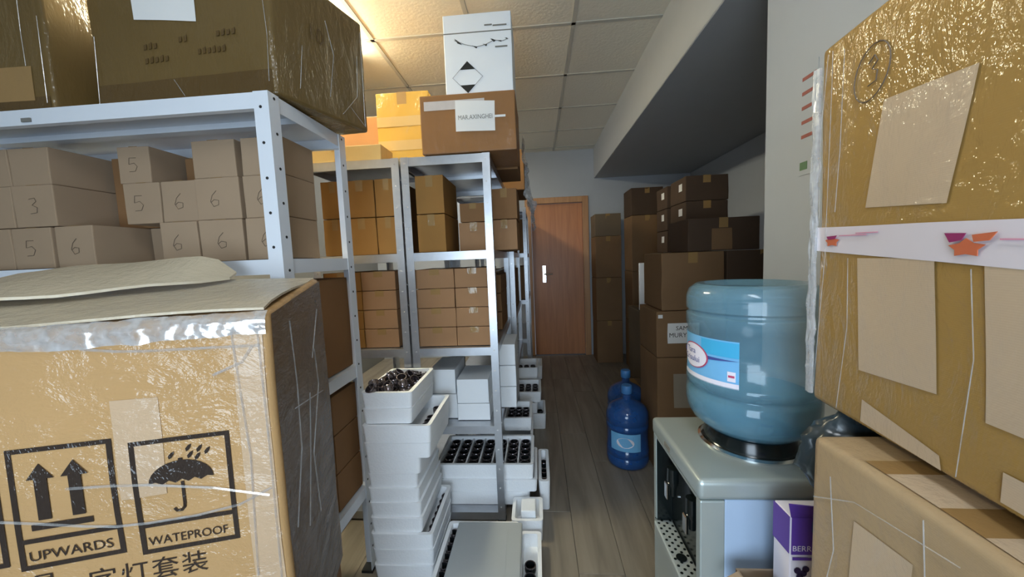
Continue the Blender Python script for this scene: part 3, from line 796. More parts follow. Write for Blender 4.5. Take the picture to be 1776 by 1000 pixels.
def ovfan(name, mat, sc, off):
    c = (.112, LZ0 + .055); b = MB(); rings = 4; n = len(ov); vs = [cyl(c[0], c[1], off)]; fs = []
    for k in range(1, rings + 1):
        for (u, z) in ov: vs.append(cyl(c[0] + (u - c[0]) * sc * k / rings, c[1] + (z - c[1]) * sc * k / rings, off))
    for i in range(n): fs.append((0, 1 + i, 1 + (i + 1) % n))
    for k in range(1, rings):
        for i in range(n):
            a = 1 + (k - 1) * n; c2 = 1 + k * n; fs.append((a + i, c2 + i, c2 + (i + 1) % n, a + (i + 1) % n))
    o = b.add(vs, fs).build(name, mat, lb)
    return o
ovfan('label_oval_edge', 'label_red', 1.08, .0026); ovfan('label_oval', 'label_white', 1.0, .0034)
for body, u, z, sz in (('Tara', .138, LZ0 + .060, .020), ('Crisului', .150, LZ0 + .041, .020)):
    vs, fs = text_mesh(body, sz)
    MB().add([cyl(u - x, z + y, .0042) for x, y in vs], fs).build('lettering', 'label_navy', lb)
cylgrid(.006, .022, LZ0 + .016, LZ0 + .038, 'label_code', 'label_white', lb, .0030, 3)
cylgrid(.008, .020, LZ0 + .025, LZ0 + .030, 'label_code_text', 'label_red', lb, .0036, 3)
cylgrid(.148, .162, LZ0 + .056, LZ0 + .068, 'label_mark', 'label_navy', lb, .0040, 3)

# bottles on the floor in the aisle
def floor_bottle(x, y, label, ang):
    t, P = big_bottle('water_bottle', (x, y, 0), .128, .495, 'pet_dark', label, False, seg=32)
    MB().lathe([(0, .047), (.030, .047), (.033, .040), (.033, .0), (.031, -.004)], (x, y, .452), 16).build('cap', 'cap_blue', t, smooth=True)
    b0 = math.atan2(-y, -x) + ang; vs = []; fs = []
    for i in range(13):
        for z in (.125, .235):
            a = b0 - .75 + 1.5 * i / 12; vs.append(Vector((x + .1262 * cos(a), y + .1262 * sin(a), z)))
    for i in range(12): fs.append((2 * i, 2 * i + 2, 2 * i + 3, 2 * i + 1))
    l = MB().add(vs, fs).build('label', 'label_blue', t, smooth=True)
    vs = [Vector((x + .1278 * cos(b0 + .42 * cos(q)), y + .1278 * sin(b0 + .42 * cos(q)), .18 + .032 * sin(q))) for q in [2 * pi * i / 16 for i in range(16)]]
    MB().add(vs, [tuple(range(16))]).build('label_oval', 'label_white', l)
    return t
floor_bottle(.535, 2.26, 'blue water bottle with pale label standing on the aisle floor', -.1)
floor_bottle(.60, 2.56, 'dark blue water bottle half hidden behind the labelled floor bottle', 2.4)

# ------------------------------------------------------------ big wrapped cartons on top of the white rack
def quad_carton(q, z0, z1, mat, label, seed, amp=.006, bev=.012, name='shipping_carton'):
    cx = sum(p[0] for p in q) / 4; cy = sum(p[1] for p in q) / 4
    w = warper(amp, 5, seed)
    t = thing(name, (cx, cy, z0), label, 'carton')
    MB().hexa(q, z0, z1).build('body', mat, t, bevel=bev, seg=3, sub=6, warp=w, smooth=True, angle=50)
    return t, w
q = [(-1.352, 1.095), (-.752, 1.075), (-.640, 1.438), (-1.43, 1.475)]  # hidden rear corner widened to close the gap against lamp light
t, w = quad_carton(q, 1.832, 2.238, 'card_tl', 'big film-wrapped brown carton overhanging the right end of white rack top', 21)
F1 = Face(q[1], (-.600, .020), (-.03, -1), w); F2 = Face(q[1], (.112, .363), (.955, -.295), w)
F1.grid([(.44, 2.085), (.235, 2.060), (.235, 2.20), (.44, 2.20)], 'paper_label', 'paper', t, off=.002)
F1.grid([(.59, 1.84), (.01, 1.84), (.01, 1.905), (.59, 1.905)], 'packing_tape', 'card_tl_tape', t, off=.0014, nu=14, nz=2)
for u, z, n in ((.42, 1.995, 3), (.30, 2.005, 2), (.17, 2.01, 4), (.42, 1.955, 5), (.24, 1.965, 6)):
    for k in range(n):
        F1.poly([(u - k * .017, z), (u - k * .017 - .010, z + .002), (u - k * .017 - .011, z + .016 + .004 * (k % 2)), (u - k * .017 - .001, z + .015)], 'faded_print', 'card_tl_tape', t, off=.0024)
F2.text('10', .12, 2.06, .07, 'faded_lettering', 'card_tl_tape', t, off=.003)
for pts in ([(.02, 1.87), (.012, 2.0), (.02, 2.2)], [(.59, 1.85), (.585, 2.05)], [(.3, 1.85), (.33, 1.9)]):
    F1.stroke(pts, .0010, 'wrap_fold', 'film', t, off=.003)
for pts in ([(.20, 1.90), (.23, 2.05), (.20, 2.15)], [(.25, 1.86), (.33, 1.95), (.34, 2.10)], [(.08, 1.88), (.1, 2.02)], [(.29, 1.9), (.36, 1.85)], [(.36, 1.85), (.365, 2.2)]):
    F2.stroke(pts, .0010, 'wrap_fold', 'film', t, off=.003)
q = [(-1.97, 1.052), (-1.455, 1.058), (-1.442, 1.475), (-1.96, 1.475)]
t, w = quad_carton(q, 1.826, 2.24, 'card_tl', 'film-wrapped brown carton on the left end of the white rack top', 29)
F1 = Face(q[1], (-1, -.01), (.01, -1), w)
F1.grid([(.5, 1.832), (.01, 1.832), (.01, 1.87), (.5, 1.87)], 'packing_tape', 'card_tl_tape', t, off=.0014, nu=10, nz=2)
F1.grid([(.28, 1.86), (.06, 1.86), (.06, 1.96), (.28, 1.96)], 'packing_tape', 'tape', t, off=.0016)
for pts in ([(.075, 1.96), (.078, 2.06), (.07, 2.15)], [(.02, 1.85), (.015, 2.1)]):
    F1.stroke(pts, .0010, 'wrap_fold', 'film', t, off=.003)

# ------------------------------------------------------------ small numbered boxes on the white rack
NUM = {'5': [(.7, .95), (.25, .95), (.2, .55), (.55, .62), (.75, .4), (.6, .1), (.2, .08)], '6': [(.62, .95), (.35, .7), (.22, .35), (.4, .06), (.7, .15), (.72, .4), (.45, .46), (.26, .32)],
       '3': [(.25, .9), (.6, .95), (.68, .75), (.4, .56), (.7, .4), (.65, .12), (.25, .08)]}
def numbered(x0, x1, y0, z0, z1, num, label, dep=.26, rot=0.0):
    o, ww = small_box(x0, x1, y0, y0 + dep, z0, z1, M['card_small'], 'small_carton', label, 'box', 'small numbered boxes on the white rack', rot=rot, front_tape=False)
    if num:
        s = (z1 - z0) * .42; ox = (x0 + x1) / 2 - s / 2 + random.uniform(-.01, .01); oz = (z0 + z1) / 2 - s / 2
        b = MB().tube([Vector((ox + s * a, y0 - .0015, oz + s * c)) for a, c in NUM[num]], .0008, 4, up=(0, 1, 0))
        b.build('pen_number', 'pen', o, warp=ww)
    return o
z0, hh = 1.347, .1365
ROWS = {'bottom': [(-1.875, -1.735, 1.10, '5', 0), (-1.731, -1.588, 1.10, '5', 0), (-1.574, -1.432, 1.10, '6', -.03), (-1.235, -1.104, 1.13, '6', 0), (-1.098, -.952, 1.13, '6', 0.02), (-.938, -.795, 1.13, '6', 0)],
        'middle': [(-1.86, -1.712, 1.10, '5', 0), (-1.708, -1.562, 1.10, '3', 0.01), (-1.372, -1.242, 1.15, '5', 0), (-1.238, -1.112, 1.15, '6', 0), (-1.108, -.954, 1.14, '6', 0), (-.94, -.80, 1.14, '6', -.02)],
        'top': [(-1.865, -1.72, 1.11, '', 0), (-1.716, -1.572, 1.11, '', 0), (-1.392, -1.282, 1.16, '5', 0.02), (-1.115, -.965, 1.15, '', 0), (-.945, -.805, 1.15, '', 0)]}
for ri, (rn, lst) in enumerate(ROWS.items()):
    for k, (a, c, y0, num, rot) in enumerate(lst):
        lab = '%s of the %s row of small tan boxes on white rack%s' % (ORD[k] + (' from left' if k else ''), rn, (', numbered ' + num) if num else '')
        h2 = hh if rn != 'top' else .122
        numbered(a, c, y0, z0 + ri * hh, z0 + ri * hh + h2, num, lab, rot=rot, dep=.165 if a > -.96 else .26)
# deeper row seen in the gaps
for k, (a, c, zz) in enumerate(((-1.43, -1.24, z0), (-1.56, -1.385, z0 + hh), (-1.56, -1.40, z0 + 2 * hh))):
    pass
small_box(-1.425, -1.245, 1.27, 1.43, z0, z0 + hh, M['card_small'], 'small_carton', 'tan box set back in the gap of the bottom row, on white rack', 'box')
small_box(-1.55, -1.385, 1.27, 1.43, z0 + hh, z0 + hh * 2.9, M['card_brown'], 'small_carton', 'tall brown box in the shadowed gap at the back of white rack', 'box')
small_box(-1.27, -1.13, 1.28, 1.43, z0 + 2 * hh, z0 + 2.8 * hh, M['card_brown'], 'small_carton', 'brown box deep in the top row gap of the white rack', 'box')
# lower shelves of the white rack
small_box(-1.25, -.775, 1.06, 1.43, .907, 1.27, M['card_brown'], 'shipping_carton', 'large brown carton on the white rack behind the wrapped foreground carton', 'carton')
for k in range(3):
    for j in range(2):
        small_box(-1.0, -.772, 1.065 + j * .183, 1.065 + j * .183 + .179, .387 + k * .15, .387 + k * .15 + .148, M['card_brown'], 'small_carton',
                  '%s brown box of the %s row low on the white rack' % (('near', 'rear')[j], ('bottom', 'middle', 'top')[k]), 'box', 'brown boxes low on the white rack')

# ------------------------------------------------------------ boxes on the galvanised racks
G = 'kraft boxes on the galvanised racks'
def kb(x0, x1, y0, y1, z0, z1, mat, label, group=G, **k):
    return small_box(x0, x1, y0, y1, z0, z1, M[mat], 'small_carton', label, 'box', group, **k)
za = 1.364
# upper shelf, left rack
for k, (a, c) in enumerate(((-1.075, -.955), (-.950, -.800), (-.795, -.68))):
    for r_ in range(2):
        kb(a, c, 1.80, 2.12, za + r_ * .188, za + r_ * .188 + .186, 'card_amber', '%s amber box, %s row, upper shelf of the back-to-back rack' % (ORD[k] + (' from left' if k else ''), ('lower', 'upper')[r_]))
for r_ in range(2):
    kb(-.582, -.442, 1.78, 2.08, za + r_ * .188, za + r_ * .188 + .186, 'card_amber', '%s amber box behind the left post of nearest aisle rack' % ('lower', 'upper')[r_])
kb(-.40, -.245, 1.90, 2.15, za, za + .15, 'card_flat', 'lower pinkish-brown box on the upper shelf of nearest aisle rack')
kb(-.392, -.255, 1.91, 2.15, za + .152, za + .25, 'card_brown', 'upper small brown box on the upper shelf of nearest aisle rack')
kb(-.238, -.10, 1.98, 2.25, za, za + .165, 'card_flat', 'lower brown box overhanging the aisle on the nearest rack')
kb(-.235, -.095, 1.98, 2.25, za + .167, za + .33, 'card_brown', 'upper brown box overhanging the aisle on the nearest rack')
kb(-.36, -.13, 2.29, 2.56, za, za + .30, 'card_brown', 'brown box at the far end of nearest aisle rack upper shelf')
# flat boxes, third shelf
zb = .897
for ux0, lab in ((-.598, 'nearest aisle rack'), (-1.066, 'back-to-back rack')):
    for r_ in range(4):
        for k in range(2):
            a = ux0 + k * .195
            kb(a, a + (.192 if k == 0 else .172), 1.745, 2.05, zb + r_ * .096, zb + r_ * .096 + .0955, 'card_flat' if k or ux0 > -.7 else 'card_amber',
               'flat kraft box, %s of column %s, middle shelf of %s' % (('bottom', 'second', 'third', 'top')[r_], ('left', 'right')[k], lab))
for r_ in range(3):
    kb(-.42, -.215, 2.12, 2.50, zb + r_ * .11, zb + r_ * .11 + .108, 'card_brown', '%s flat box deeper on the middle shelf of nearest rack' % ('bottom', 'middle', 'top')[r_])
# further racks: boxes on the upper and middle shelves
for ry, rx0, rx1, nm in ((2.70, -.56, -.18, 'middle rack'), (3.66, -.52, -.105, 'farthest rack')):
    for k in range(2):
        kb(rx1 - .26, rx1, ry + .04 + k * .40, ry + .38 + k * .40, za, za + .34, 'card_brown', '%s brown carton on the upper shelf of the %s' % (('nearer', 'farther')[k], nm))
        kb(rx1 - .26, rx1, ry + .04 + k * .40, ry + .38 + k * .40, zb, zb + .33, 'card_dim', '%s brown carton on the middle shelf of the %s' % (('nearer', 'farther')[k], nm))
# white boxes, fourth shelf
zc = .502
def wb(x0, x1, y0, y1, z0, z1, label): return small_box(x0, x1, y0, y1, z0, z1, M['white_card'], 'white_box', label, 'box', 'white boxes on the nearest rack', tape=None)
wb(-.43, -.262, 1.775, 2.02, zc, zc + .088, 'lower white box on the fourth shelf of nearest rack')
wb(-.428, -.266, 1.775, 2.02, zc + .089, zc + .215, 'upper white box on the fourth shelf of nearest rack')
wb(-.575, -.437, 1.80, 2.05, zc, zc + .13, 'lower white box beside the left post of nearest rack')
wb(-.572, -.44, 1.80, 2.05, zc + .131, zc + .26, 'upper white box beside the left post of nearest rack')
for k in range(3):
    wb(-.255, -.135, 1.93, 2.20, zc + k * .118, zc + k * .118 + .117, '%s white box in the stack facing the aisle' % ('bottom', 'middle', 'top')[k])

# ------------------------------------------------------------ cartons on top of the galvanised racks
t = thing('shipping_carton', (-.295, 1.86, 1.81), 'brown carton with white paper name label on top of nearest aisle rack', 'carton')
_w = warper(.003, 6, 41)
MB().box(-.512, -.072, 1.70, 2.02, 1.8125, 2.073).build('body', 'card_mar', t, bevel=.005, seg=2, sub=4, warp=_w)
FM = Face((-.512, 1.70), (1, 0), (0, -1), _w)
FM.grid([(.02, 2.005), (.30, 2.005), (.30, 2.045), (.02, 2.045)], 'clear_tape', 'tape_clear', t, off=.0016, nu=8, nz=2)
FM.grid([(.345, 1.958), (.395, 1.958), (.395, 1.968), (.345, 1.968)], 'paper_strip', 'paper', t, off=.003)
lb = FM.grid([(.165, 1.905), (.345, 1.900), (.347, 2.030), (.167, 2.042)], 'paper_label', 'paper', t, off=.003)
FM.text('MAR.AXINGHEI', .178, 1.955, .028, 'lettering', 'greyink', lb, off=.0045, width=.155)
t = thing('white_carton', (-.235, 1.85, 2.074), 'white carton with black diamond print standing on the labelled brown carton', 'carton')
_w = warper(.002, 6, 43)
MB().box(-.388, -.078, 1.715, 1.98, 2.077, 2.42).build('body', 'white_card', t, bevel=.004, seg=2, sub=4, warp=_w)
FW = Face((-.388, 1.715), (1, 0), (0, -1), _w)
FW.grid([(.0, 2.338), (.31, 2.336), (.31, 2.341), (.0, 2.343)], 'lid_edge', 'greyink', t, off=.0004, nu=8, nz=1)
cx_, cz_ = .103, 2.147
for s_ in (1, -1):
    FW.poly([(cx_, cz_ + s_ * .069), (cx_ + .034, cz_ + s_ * .034), (cx_ - .034, cz_ + s_ * .034)], 'diamond_tip', 'black_ink', t)
FW.stroke([(cx_, cz_ + .069), (cx_ + .069, cz_), (cx_, cz_ - .069), (cx_ - .069, cz_), (cx_, cz_ + .069)], .0008, 'diamond_outline', 'black_ink', t)
for pts in ([(.05, 2.318), (.075, 2.30), (.085, 2.288), (.065, 2.296)], [(.13, 2.282), (.15, 2.268), (.155, 2.275)], [(.18, 2.285), (.195, 2.274), (.2, 2.281)], [(.215, 2.305), (.23, 2.29), (.24, 2.296), (.225, 2.303)], [(.25, 2.293), (.265, 2.288), (.262, 2.295)], [(.28, 2.303), (.293, 2.296), (.29, 2.304)]):
    FW.poly(pts, 'printed_bird', 'black_ink', t)
FW.stroke([(.05, 2.31), (.10, 2.288), (.15, 2.275), (.19, 2.281), (.23, 2.298), (.27, 2.292), (.295, 2.30)], .0012, 'printed_branch', 'greyink', t)
for u0, u1, z in ((.19, .225, 2.362), (.228, .29, 2.358), (.235, .29, 2.266)):
    FW.poly([(u0, z), (u1, z), (u1, z + .006), (u0, z + .006)], 'printed_line', 'greyink', t)
CT = 'cartons on top of the galvanised racks'
o, ww = small_box(-.80, -.525, 1.90, 2.20, 1.81, 2.19, M['card_yellow'], 'shipping_carton', 'yellow taped carton standing left of the labelled brown carton', 'carton', CT)
for zz in (1.90, 2.02):
    MB().box(-.80, -.525, 1.8985, 1.8995, zz, zz + .05).build('packing_tape', 'card_tan', o, sub=3, warp=ww)
o, ww = small_box(-1.16, -.72, 1.73, 1.88, 1.81, 1.885, M['card_tan'], 'shipping_carton', 'low pale tan carton lying on top of the back-to-back rack', 'carton', CT)
small_box(-1.10, -.83, 2.0, 2.35, 1.81, 2.12, M['card_mar'], 'shipping_carton', 'brown carton on the back-to-back rack left of the yellow carton', 'carton', CT)
small_box(-1.06, -.70, 2.40, 2.62, 1.81, 2.20, M['card_yellow'], 'shipping_carton', 'amber carton behind the yellow carton near the ceiling light', 'carton', CT)
small_box(-.40, -.085, 2.06, 2.40, 1.81, 2.10, M['card_brown'], 'shipping_carton', 'brown carton just behind the labelled carton on the rack top', 'carton', CT)
small_box(-.38, -.07, 2.70, 3.2, 1.812, 2.10, M['card_brown'], 'shipping_carton', 'brown carton on top of the middle rack', 'carton', CT)  # rack-top cartons raised to block lamp light from the recess
# crumpled clear wrap hanging over the aisle side of the rack
vs = []; fs = []
nu, nv = 9, 22
for j in range(nv + 1):
    for i in range(nu + 1):
        a, c = i / nu, j / nv
        p = Vector((-.105 + .045 * c, 2.08 + .36 * a, 2.0 - .42 * c - .10 * a * c))
        n = noise.noise_vector(Vector((a * 4, c * 7, 3.3)))
        vs.append(p + Vector((n.x * .05 * (.3 + c), n.y * .02, n.z * .03 * c)))
for j in range(nv):
    for i in range(nu):
        k = j * (nu + 1) + i; fs.append((k, k + 1, k + nu + 2, k + nu + 1))
o = MB().add([v + Vector((.045, 0, 0)) for v in vs], fs).build('wrap_sheet', 'film_thick', loc=(-.06, 2.25, 1.5))
tag(o, 'crumpled clear plastic wrap hanging over the aisle side of the racks', 'plastic wrap')

# ------------------------------------------------------------ polystyrene trays and mirrored cups
def tray_mesh(w, d, h, wall=.016, floor=.014, notch=False, ribs=0, taper=.006):
    b = MB()
    def ring(x, y, z, r, k=3):
        pts = []
        for sx, sy, a0 in ((1, -1, -pi / 2), (1, 1, 0), (-1, 1, pi / 2), (-1, -1, pi)):
            for i in range(k + 1):
                a = a0 + pi / 2 * i / k
                pts.append(Vector((sx * (x - r) + r * cos(a), sy * (y - r) + r * sin(a), z)))
        return pts
    L = [ring(w / 2 - taper, d / 2 - taper, 0, .014), ring(w / 2, d / 2, h, .016), ring(w / 2 - wall, d / 2 - wall, h, .010), ring(w / 2 - wall - .002, d / 2 - wall - .002, floor, .008)]
    n = len(L[0]); vs = [p for l in L for p in l]; fs = [tuple(range(n))[::-1], tuple(range(3 * n, 4 * n))]
    for k in range(3):
        for i in range(n): fs.append((k * n + i, k * n + (i + 1) % n, (k + 1) * n + (i + 1) % n, (k + 1) * n + i))
    if notch:
        for k in (n, 2 * n):
            pass
    b.add(vs, fs)
    for i in range(ribs):
        x = -w / 2 + wall + (w - 2 * wall) * (i + 1) / (ribs + 1)
        b.box(x - .004, x + .004, -d / 2 + wall, d / 2 - wall, floor, h - .012)
    return b
_tm = {}
def tray(x0, x1, y0, y1, z0, h, label, group='polystyrene trays', rot=0.0, mat='foam', ribs=0):
    key = (round(x1 - x0, 3), round(y1 - y0, 3), round(h, 3), ribs, mat)
    if key not in _tm:
        o = tray_mesh(x1 - x0, y1 - y0, h, ribs=ribs).build('foam_tray', mat, loc=(0, 0, 0), smooth=True, angle=35); _tm[key] = o.data
    else:
        o = bpy.data.objects.new('foam_tray', _tm[key]); C.objects.link(o)
    o.location = ((x0 + x1) / 2, (y0 + y1) / 2, z0); o.rotation_euler.z = rot
    return tag(o, label, 'tray', group)
b = MB().lathe([(0, 0), (.013, 0), (.018, .006), (.0205, .018), (.0195, .030), (.0165, .031), (.0165, .024), (.012, .010), (0, .008)], (0, 0, 0), 14)
cup0 = b.build('glass_cup', 'cup', loc=(0, 0, 0), smooth=True, angle=50)
rim0 = MB().lathe([(.0195, .0285), (.0205, .030), (.0195, .0325), (.0165, .0325), (.0160, .030)], (0, 0, 0), 14).build('rim', 'cup', cup0, smooth=True)
cup1 = None
_used = [False]
def cup(x, y, z, label, group, rx=0, ry=0, sc=1.0, dark=False):
    if not _used[0]: o, r_ = cup0, rim0; _used[0] = True
    else:
        o = cup0.copy(); C.objects.link(o); r_ = rim0.copy(); C.objects.link(r_); r_.parent = o
    o.location = (x, y, z); o.rotation_euler = (rx, ry, random.uniform(0, 6)); o.scale = (sc,) * 3
    if dark:
        if 'dark' not in _tm:
            dm = cup0.data.copy(); dm.materials[0] = M['cup_dark']; _tm['dark'] = dm
        o.data = _tm['dark']
    tag(o, label, 'cup', group)
def grid_cups(x0, x1, y0, y1, z, nx, ny, label, group, dark=False, sc=1.0, skip=0.0, rot=0.0):
    cx, cy = (x0 + x1) / 2, (y0 + y1) / 2
    for i in range(nx):
        for j in range(ny):
            if random.random() < skip: continue
            x = x0 + (x1 - x0) * (i + .5) / nx - cx; y = y0 + (y1 - y0) * (j + .5) / ny - cy
            cup(cx + x * cos(rot) - y * sin(rot), cy + x * sin(rot) + y * cos(rot), z, 'smoked cup, column %d row %d in ' % (i + 1, j + 1) + label, group, sc=sc, dark=dark)
# tall stack beside the white rack: eleven trays, bottom to top
ST = [(-.725, -.470, 1.372, 1.70, .000, .062), (-.725, -.466, 1.372, 1.70, .063, .068), (-.728, -.464, 1.370, 1.700, .132, .068), (-.728, -.505, 1.376, 1.70, .201, .063), (-.728, -.508, 1.378, 1.70, .265, .063),
      (-.730, -.512, 1.378, 1.70, .329, .060), (-.728, -.516, 1.38, 1.70, .390, .060), (-.728, -.498, 1.375, 1.70, .451, .070), (-.728, -.450, 1.366, 1.695, .522, .062), (-.728, -.444, 1.362, 1.695, .585, .072), (-.727, -.520, 1.375, 1.70, .658, .062), (-.727, -.516, 1.375, 1.70, .721, .065)]
ST = [(a, c, d, e, z * 1.022, h * 1.022) for a, c, d, e, z, h in ST]
nth = ['bottom', 'second lowest', 'third lowest', 'fourth lowest', 'fifth lowest', 'sixth lowest', 'sixth from top', 'fifth from top', 'fourth from top', 'third from top', 'second from top', 'topmost']
for k, (a, c, d, e, z, h) in enumerate(ST):
    tray(a, c, d, e, z, h, '%s white foam tray of the tall stack beside white rack' % nth[k] + (', heaped with dark cups' if k == 11 else ''), 'foam trays in the tall stack')
# heap in the top tray
pts = []
tries = 0
while len(pts) < 36 and tries < 6000:
    tries += 1
    x = random.uniform(-.700, -.545); y = random.uniform(1.405, 1.672)
    if x > -.60 and y > 1.60 and random.random() < .8: continue
    hump = max(0, 1 - ((x + .655) / .11) ** 2) * max(0, 1 - ((y - 1.50) / .19) ** 2)
    z = .753 + random.uniform(0, .055) * hump
    if all((x - p[0]) ** 2 + (y - p[1]) ** 2 + ((z - p[2]) * 1.15) ** 2 > .037 ** 2 for p in pts): pts.append((x, y, z))
for p in pts:
    lift = p[2] > .772
    cup(p[0], p[1], p[2], 'small dark mirrored glass cup heaped in the topmost foam tray', 'cups heaped in the top tray', random.uniform(-.9, .9) if lift else random.uniform(-.2, .2), random.uniform(-.9, .9) if lift else random.uniform(-.2, .2), sc=1.12)
for y in (1.43, 1.468, 1.505, 1.60):
    cup(-.482, y, .6135, 'small dark mirrored cup along the edge of the wide third tray', 'cups in the wide third tray')
for i in range(7):
    cup(-.4853, 1.41 + i * .041, .1505, 'small dark mirrored cup in the third lowest tray of the stack', 'cups in the third lowest tray', sc=.9)
# trays on the bottom shelf of the nearest rack, sticking out into the aisle
tray(-.555, -.075, 1.765, 2.08, .052, .072, 'lowest white foam tray on the bottom shelf behind the rack post', 'foam trays on the bottom shelf')
tray(-.560, -.035, 1.762, 2.085, .125, .066, 'white foam tray under the cup tray on the bottom shelf', 'foam trays on the bottom shelf')
tray(-.560, -.050, 1.765, 2.08, .192, .078, 'white foam tray of dark cups in rows, sticking out into the aisle', 'foam trays on the bottom shelf', ribs=6)
rw = .51 - .032
for i in range(7):
    for j in range(5):
        cup(-.560 + .016 + rw * (i + .5) / 7, 1.812 + j * .0565, .207, 'smoked cup, %s column, %s row of the aisle cup tray' % (ORD[i] + (' from left' if i else ''), ('front', 'second', 'third', 'fourth', 'rearmost')[j]), 'cups in rows in the aisle tray', sc=1.36, dark=True)
# on the floor in front of the racks
tray(-.440, -.125, 1.19, 1.545, 0, .070, 'white foam tray on floor under the grey foam sheet', 'foam trays on the floor')
tray(-.436, -.120, 1.19, 1.540, .0705, .066, 'white foam tray of cups covered by the grey foam sheet', 'foam trays on the floor')
for i in range(7):
    cup(-.407, 1.23 + i * .044, .086, 'small smoked glass cup at the open edge beside the grey sheet', 'cups under the grey sheet', dark=True)
b = MB().hexa([(-.385, 1.14), (-.098, 1.14), (-.103, 1.515), (-.388, 1.515)], .1375, .152)
o = b.build('foam_sheet', 'foam_grey', loc=(-.24, 1.33, .1375), bevel=.007, seg=3, sub=1, smooth=True, angle=50)
tag(o, 'grey foam sheet lying flat on foam trays in front of the rack', 'foam sheet')
MB().hexa([(-.165, 1.17), (-.155, 1.17), (-.165, 1.46), (-.175, 1.46)], .1522, .1535).build('ridge', 'foam_grey', o)
# trays along the aisle floor
tray(-.118, -.022, 1.20, 1.56, 0, .075, 'narrow foam tray on floor right of the grey sheet', 'foam trays on the floor')
for i in range(3):
    cup(-.070, 1.28 + i * .06, .016, 'smoked glass cup in the narrow tray right of the grey sheet', 'cups in the narrow floor tray', dark=True, sc=1.2)
tray(-.160, -.012, 1.585, 1.755, 0, .105, 'white foam tray standing on the aisle floor before the cup tray', 'foam trays on the floor')
o = tag(MB().box(-.115, -.045, 1.61, 1.70, .016, .135).build('foam_block', 'foam', loc=(-.08, 1.655, .016), bevel=.006, seg=2), 'small white foam block standing up in the aisle floor tray', 'foam block')
tray(-.030, .030, 1.80, 2.12, 0, .16, 'deep narrow foam tray leaning out into the aisle beside cup tray', 'foam trays on the floor')
for i in range(3): cup(0.0, 1.85 + i * .09, .10, 'smoked glass cup in the deep narrow aisle tray', 'cups in the deep narrow tray', dark=True)
# further trays on the racks' bottom shelves
def far_tray(x0, x1, y0, y1, z, h, lab, nx, ny, full=True):
    tray(x0, x1, y0, y1, z, h, lab, 'foam trays further down the aisle')
    if full:
        grid_cups(x0 + .02, x1 - .02, y0 + .025, y1 - .025, z + .0145, nx, ny, lab.replace('white ', '').replace('foam ', '').replace(' of cups', ''), 'cups in far trays: ' + lab, dark=True, sc=1.15)
tray(-.42, -.09, 2.16, 2.50, .052, .085, 'lower white foam tray at the far end of nearest rack', 'foam trays further down the aisle')
tray(-.42, -.06, 2.15, 2.50, .138, .085, 'upper white foam tray at the far end of nearest rack', 'foam trays further down the aisle')
far_tray(-.25, -.065, 2.22, 2.50, .224, .085, 'foam tray of cups on top of the far-end trays', 3, 4)
far_tray(-.16, .03, 2.70, 2.98, .0, .12, 'foam tray on floor by the middle rack', 3, 4)
tray(-.40, -.03, 2.70, 3.02, .125, .08, 'lower foam tray sticking out of the middle rack', 'foam trays further down the aisle')
far_tray(-.38, .0, 2.72, 3.02, .206, .08, 'foam tray of cups sticking out of the middle rack', 6, 4)
far_tray(-.40, -.02, 3.10, 3.42, .052, .1, 'foam tray at the far end of the middle rack', 6, 4, False)
far_tray(-.38, -.04, 3.10, 3.42, .153, .1, 'second foam tray at the far end of middle rack', 6, 4, False)
far_tray(-.36, -.02, 3.12, 3.42, .254, .1, 'top foam tray of cups at the far end of middle rack', 5, 3)
far_tray(-.30, .02, 3.70, 4.0, .052, .14, 'foam tray of cups sticking out of the farthest rack', 4, 3)

# ------------------------------------------------------------ cartons in the right recess
RC = 'cartons in the right recess'
def rc(x0, x1, y0, y1, z0, z1, mat, label, **k):
    return small_box(x0, x1, y0, y1, z0, z1, M[mat], 'shipping_carton', label, 'carton', RC, bev=.005, amp=.004, **k)
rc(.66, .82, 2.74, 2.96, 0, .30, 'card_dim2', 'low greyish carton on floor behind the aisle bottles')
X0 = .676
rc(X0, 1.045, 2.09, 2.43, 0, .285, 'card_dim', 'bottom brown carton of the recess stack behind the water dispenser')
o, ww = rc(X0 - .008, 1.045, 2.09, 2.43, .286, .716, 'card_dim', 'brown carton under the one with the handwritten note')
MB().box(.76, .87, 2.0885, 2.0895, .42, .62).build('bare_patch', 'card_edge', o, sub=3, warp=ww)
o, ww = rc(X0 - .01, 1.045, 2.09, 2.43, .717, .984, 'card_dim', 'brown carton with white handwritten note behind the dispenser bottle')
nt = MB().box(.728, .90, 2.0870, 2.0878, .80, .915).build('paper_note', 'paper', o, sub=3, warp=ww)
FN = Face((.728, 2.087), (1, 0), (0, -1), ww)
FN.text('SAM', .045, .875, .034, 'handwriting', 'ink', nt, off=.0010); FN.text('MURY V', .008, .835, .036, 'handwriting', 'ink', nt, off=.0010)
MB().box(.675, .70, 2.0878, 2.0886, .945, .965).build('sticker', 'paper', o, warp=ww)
rc(.70, 1.04, 2.10, 2.44, .985, 1.312, 'card_dim', 'brown carton below the shaded carton in the right recess')
o, ww = rc(.86, 1.25, 2.14, 2.44, 1.313, 1.500, 'card_dark', 'shade-darkened carton with taped front on top of recess stack')
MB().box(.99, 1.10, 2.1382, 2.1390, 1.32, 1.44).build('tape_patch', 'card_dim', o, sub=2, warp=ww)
rc(1.05, 1.45, 2.09, 2.44, 0, .62, 'card_dark', 'large dark carton on floor deep in the right recess')
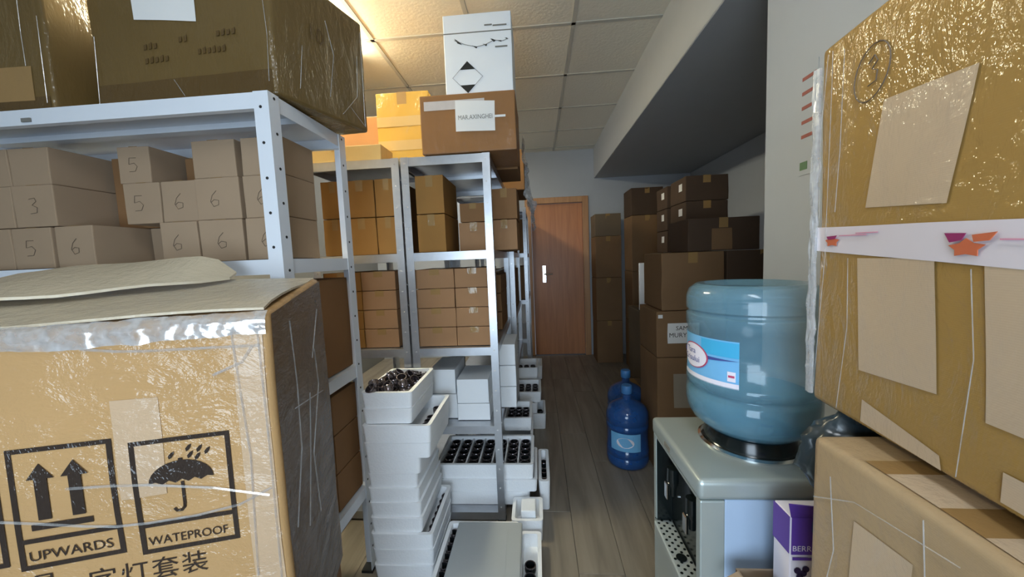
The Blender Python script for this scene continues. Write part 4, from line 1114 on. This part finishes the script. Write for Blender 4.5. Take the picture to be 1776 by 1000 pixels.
rc(1.05, 1.45, 2.09, 2.44, .621, 1.312, 'card_dark', 'tall dark carton beside the pillar in the right recess')
rc(.98, 1.40, 2.56, 2.92, 0, .66, 'card_dim', 'carton at the bottom of the side-lit narrow boxes stack')
rc(.98, 1.40, 2.56, 2.92, .661, 1.312, 'card_dim', 'carton carrying the side-lit narrow boxes in the recess')
for k in range(3):
    for c, (y0, y1, nm) in enumerate(((2.60, 2.88, 'front'), (2.96, 3.20, 'rear'))):
        z = 1.313 + k * .172
        o, ww = rc(1.03, 1.31, y0, y1, z, z + .171, 'card_dark', '%s box of the %s side-lit column in recess' % (('bottom', 'middle', 'top')[k], nm))  # dark box colour carries the shade on the fronts
        MB().box(1.0285, 1.0293, y0 + .06, y0 + .12, z + .08, z + .13).build('sticker', 'paper', o, warp=ww)
rc(.98, 1.40, 2.94, 3.24, 0, 1.312, 'card_dim2', 'tall carton carrying the rear side-lit column in recess')
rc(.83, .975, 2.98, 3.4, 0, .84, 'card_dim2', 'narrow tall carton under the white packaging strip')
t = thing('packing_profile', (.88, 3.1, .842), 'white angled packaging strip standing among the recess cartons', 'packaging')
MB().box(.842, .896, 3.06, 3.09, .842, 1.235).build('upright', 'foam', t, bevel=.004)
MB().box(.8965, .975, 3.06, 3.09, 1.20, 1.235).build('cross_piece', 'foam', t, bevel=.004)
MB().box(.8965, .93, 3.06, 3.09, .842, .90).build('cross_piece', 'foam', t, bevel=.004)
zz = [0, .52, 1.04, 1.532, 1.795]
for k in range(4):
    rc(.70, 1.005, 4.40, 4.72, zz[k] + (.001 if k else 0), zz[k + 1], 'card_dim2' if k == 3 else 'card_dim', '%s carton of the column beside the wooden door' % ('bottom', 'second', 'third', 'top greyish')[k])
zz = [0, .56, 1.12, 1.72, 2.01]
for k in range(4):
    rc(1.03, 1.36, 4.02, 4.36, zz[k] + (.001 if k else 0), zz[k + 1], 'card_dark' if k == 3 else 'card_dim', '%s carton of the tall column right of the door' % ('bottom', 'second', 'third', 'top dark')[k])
clean()
